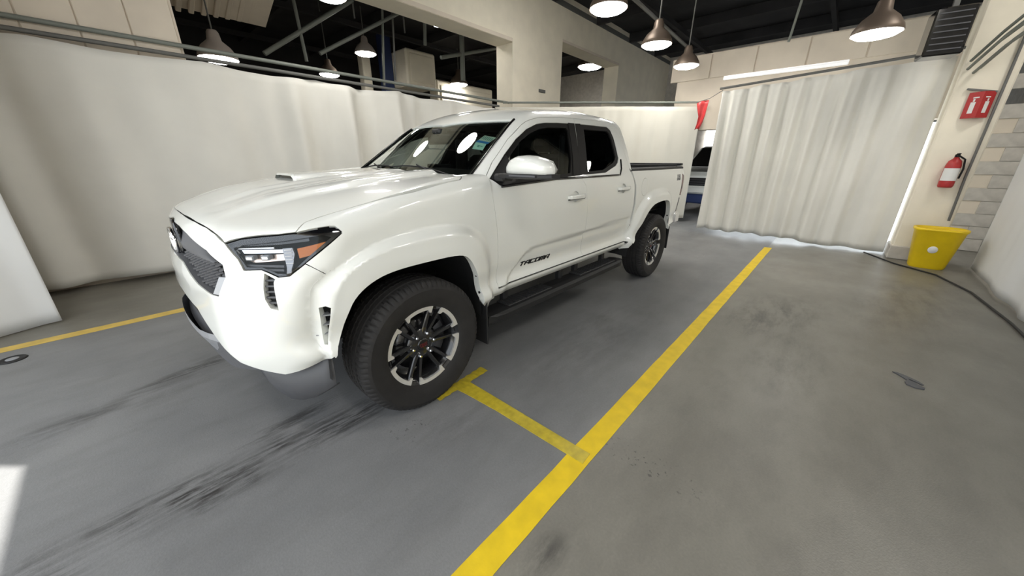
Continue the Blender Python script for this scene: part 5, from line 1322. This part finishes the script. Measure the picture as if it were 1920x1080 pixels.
# red flag near the rail
fl = MB(); V = []
LFT = [-.045, -.01, .028, .015, -.015]; RGT = [.172, .165, .155, .125, .075]
for i in range(9):
    v = i/8; l_ = float(np.interp(v, [0, .25, .5, .75, 1], LFT)); r_ = float(np.interp(v, [0, .25, .5, .75, 1], RGT))
    for j in range(9):
        u = j/8; V.append((-7.45+.022*math.sin(u*6+v*4), l_+(r_-l_)*u, 2.485-.49*v+.045*u*(1-v)+.02*math.sin(u*3)))
fl.add(V, [(i*9+j, i*9+j+1, (i+1)*9+j+1, (i+1)*9+j) for i in range(8) for j in range(8)], True); o = fl.build('red_flag', REDP, None, fix=False); o.modifiers.new('s', 'SOLIDIFY').thickness = .003
tag(o, 'small red cloth flag hanging beside the back curtain', 'flag')
tube_thing('flag_line', [(-7.75, -.32, 2.56), (-7.45, -.06, 2.505), (-7.45, .18, 2.560), (-7.0, .5, 2.61)], .006, PIPED, 'thin wire that holds the red flag', 'wire')
# parked vehicle in the far lane, nose towards us
def parked():
    t = thing('parked_truck', 'white truck with a dark windshield parked far behind the curtains', 'truck', (-9.40, -.18, 0), R(-4))
    b = MB(); V = []; secs = [(0.0, .50, 1.02, .86), (-.12, .46, 1.12, .92), (-.9, .46, 1.20, .97), (-1.05, .46, 1.24, .97), (-4.6, .50, 1.24, .95)]
    for x, z0, z1, hw in secs: V += [(x, -hw*.96, z0), (x, -hw, (z0+z1)/2), (x, -hw*.93, z1-.06), (x, -hw*.80, z1), (x, hw*.80, z1), (x, hw*.93, z1-.06), (x, hw, (z0+z1)/2), (x, hw*.96, z0)]
    b.add(V, [(i*8+k, i*8+(k+1) % 8, (i+1)*8+(k+1) % 8, (i+1)*8+k) for i in range(4) for k in range(8)]); b.add(V[:8], [tuple(range(8))]); b.add(V[-8:], [tuple(range(8))]); b.build('body', PAINT, t)
    b = MB(); V = []
    for x, z, hw in ((-.95, 1.22, .86), (-1.55, 1.74, .70), (-1.8, 1.80, .68), (-3.4, 1.80, .68), (-3.9, 1.22, .86)): V += [(x, -hw, z), (x, hw, z)]
    b.add(V, [(i*2, i*2+1, i*2+3, i*2+2) for i in range(4)]); b.add([V[i] for i in (0, 2, 4, 6, 8)], [(0, 1, 2, 3, 4)]); b.add([V[i] for i in (1, 3, 5, 7, 9)], [(4, 3, 2, 1, 0)]); b.build('cab', PAINT, t)
    b = MB(); b.add([(-.965, -.80, 1.245), (-.965, .80, 1.245), (-1.545, .66, 1.745), (-1.545, -.66, 1.745)], [(0, 1, 2, 3)]); b.build('windshield', SEAL, t)
    for s in (-1, 1):
        b = MB(); b.box((-1.15, s*1.03, 1.28), (.12, .20, .16), bev=.03); b.build('side_mirror', PLAS, t)
        b = MB(); b.box((-.03, s*.74, .98), (.12, .26, .12), bev=.03); b.build('headlight', GLOSSK, t)
        b = MB(); b.lathe([(0, -.12), (.36, -.12), (.385, -.09), (.385, .09), (.36, .12), (0, .12)], 'y', (-.85, s*.82, .385), 28); b.build('wheel', RUBBER, t)
        b = MB(); b.lathe([(0, -.12), (.36, -.12), (.385, -.09), (.385, .09), (.36, .12), (0, .12)], 'y', (-3.9, s*.82, .385), 28); b.build('wheel', RUBBER, t)
    b = MB(); b.box((.0, 0, .87), (.06, 1.1, .20), bev=.02); gg = b.build('grille', PLAS, t)
    for k in range(3): MB().box((.035, 0, .81+.055*k), (.015, 1.0, .012)).build('grille_bar', PLASG, gg)
    b = MB(); b.box((.04, 0, .66), (.14, 1.72, .16), bev=.03); b.build('bumper', PAINT, t)
    b = MB(); b.box((.0, 0, .44), (.10, 1.5, .24), bev=.03); b.build('lower_valance', BLUEC, t)
parked()
b = MB(); b.box((-14.95, -1.35, 2.13), (.05, .85, .80)); struct('window_1', b, mat('bright_window', (.9, .9, .9), rough=.5, emit=(1, 1, 1), estr=5.0))
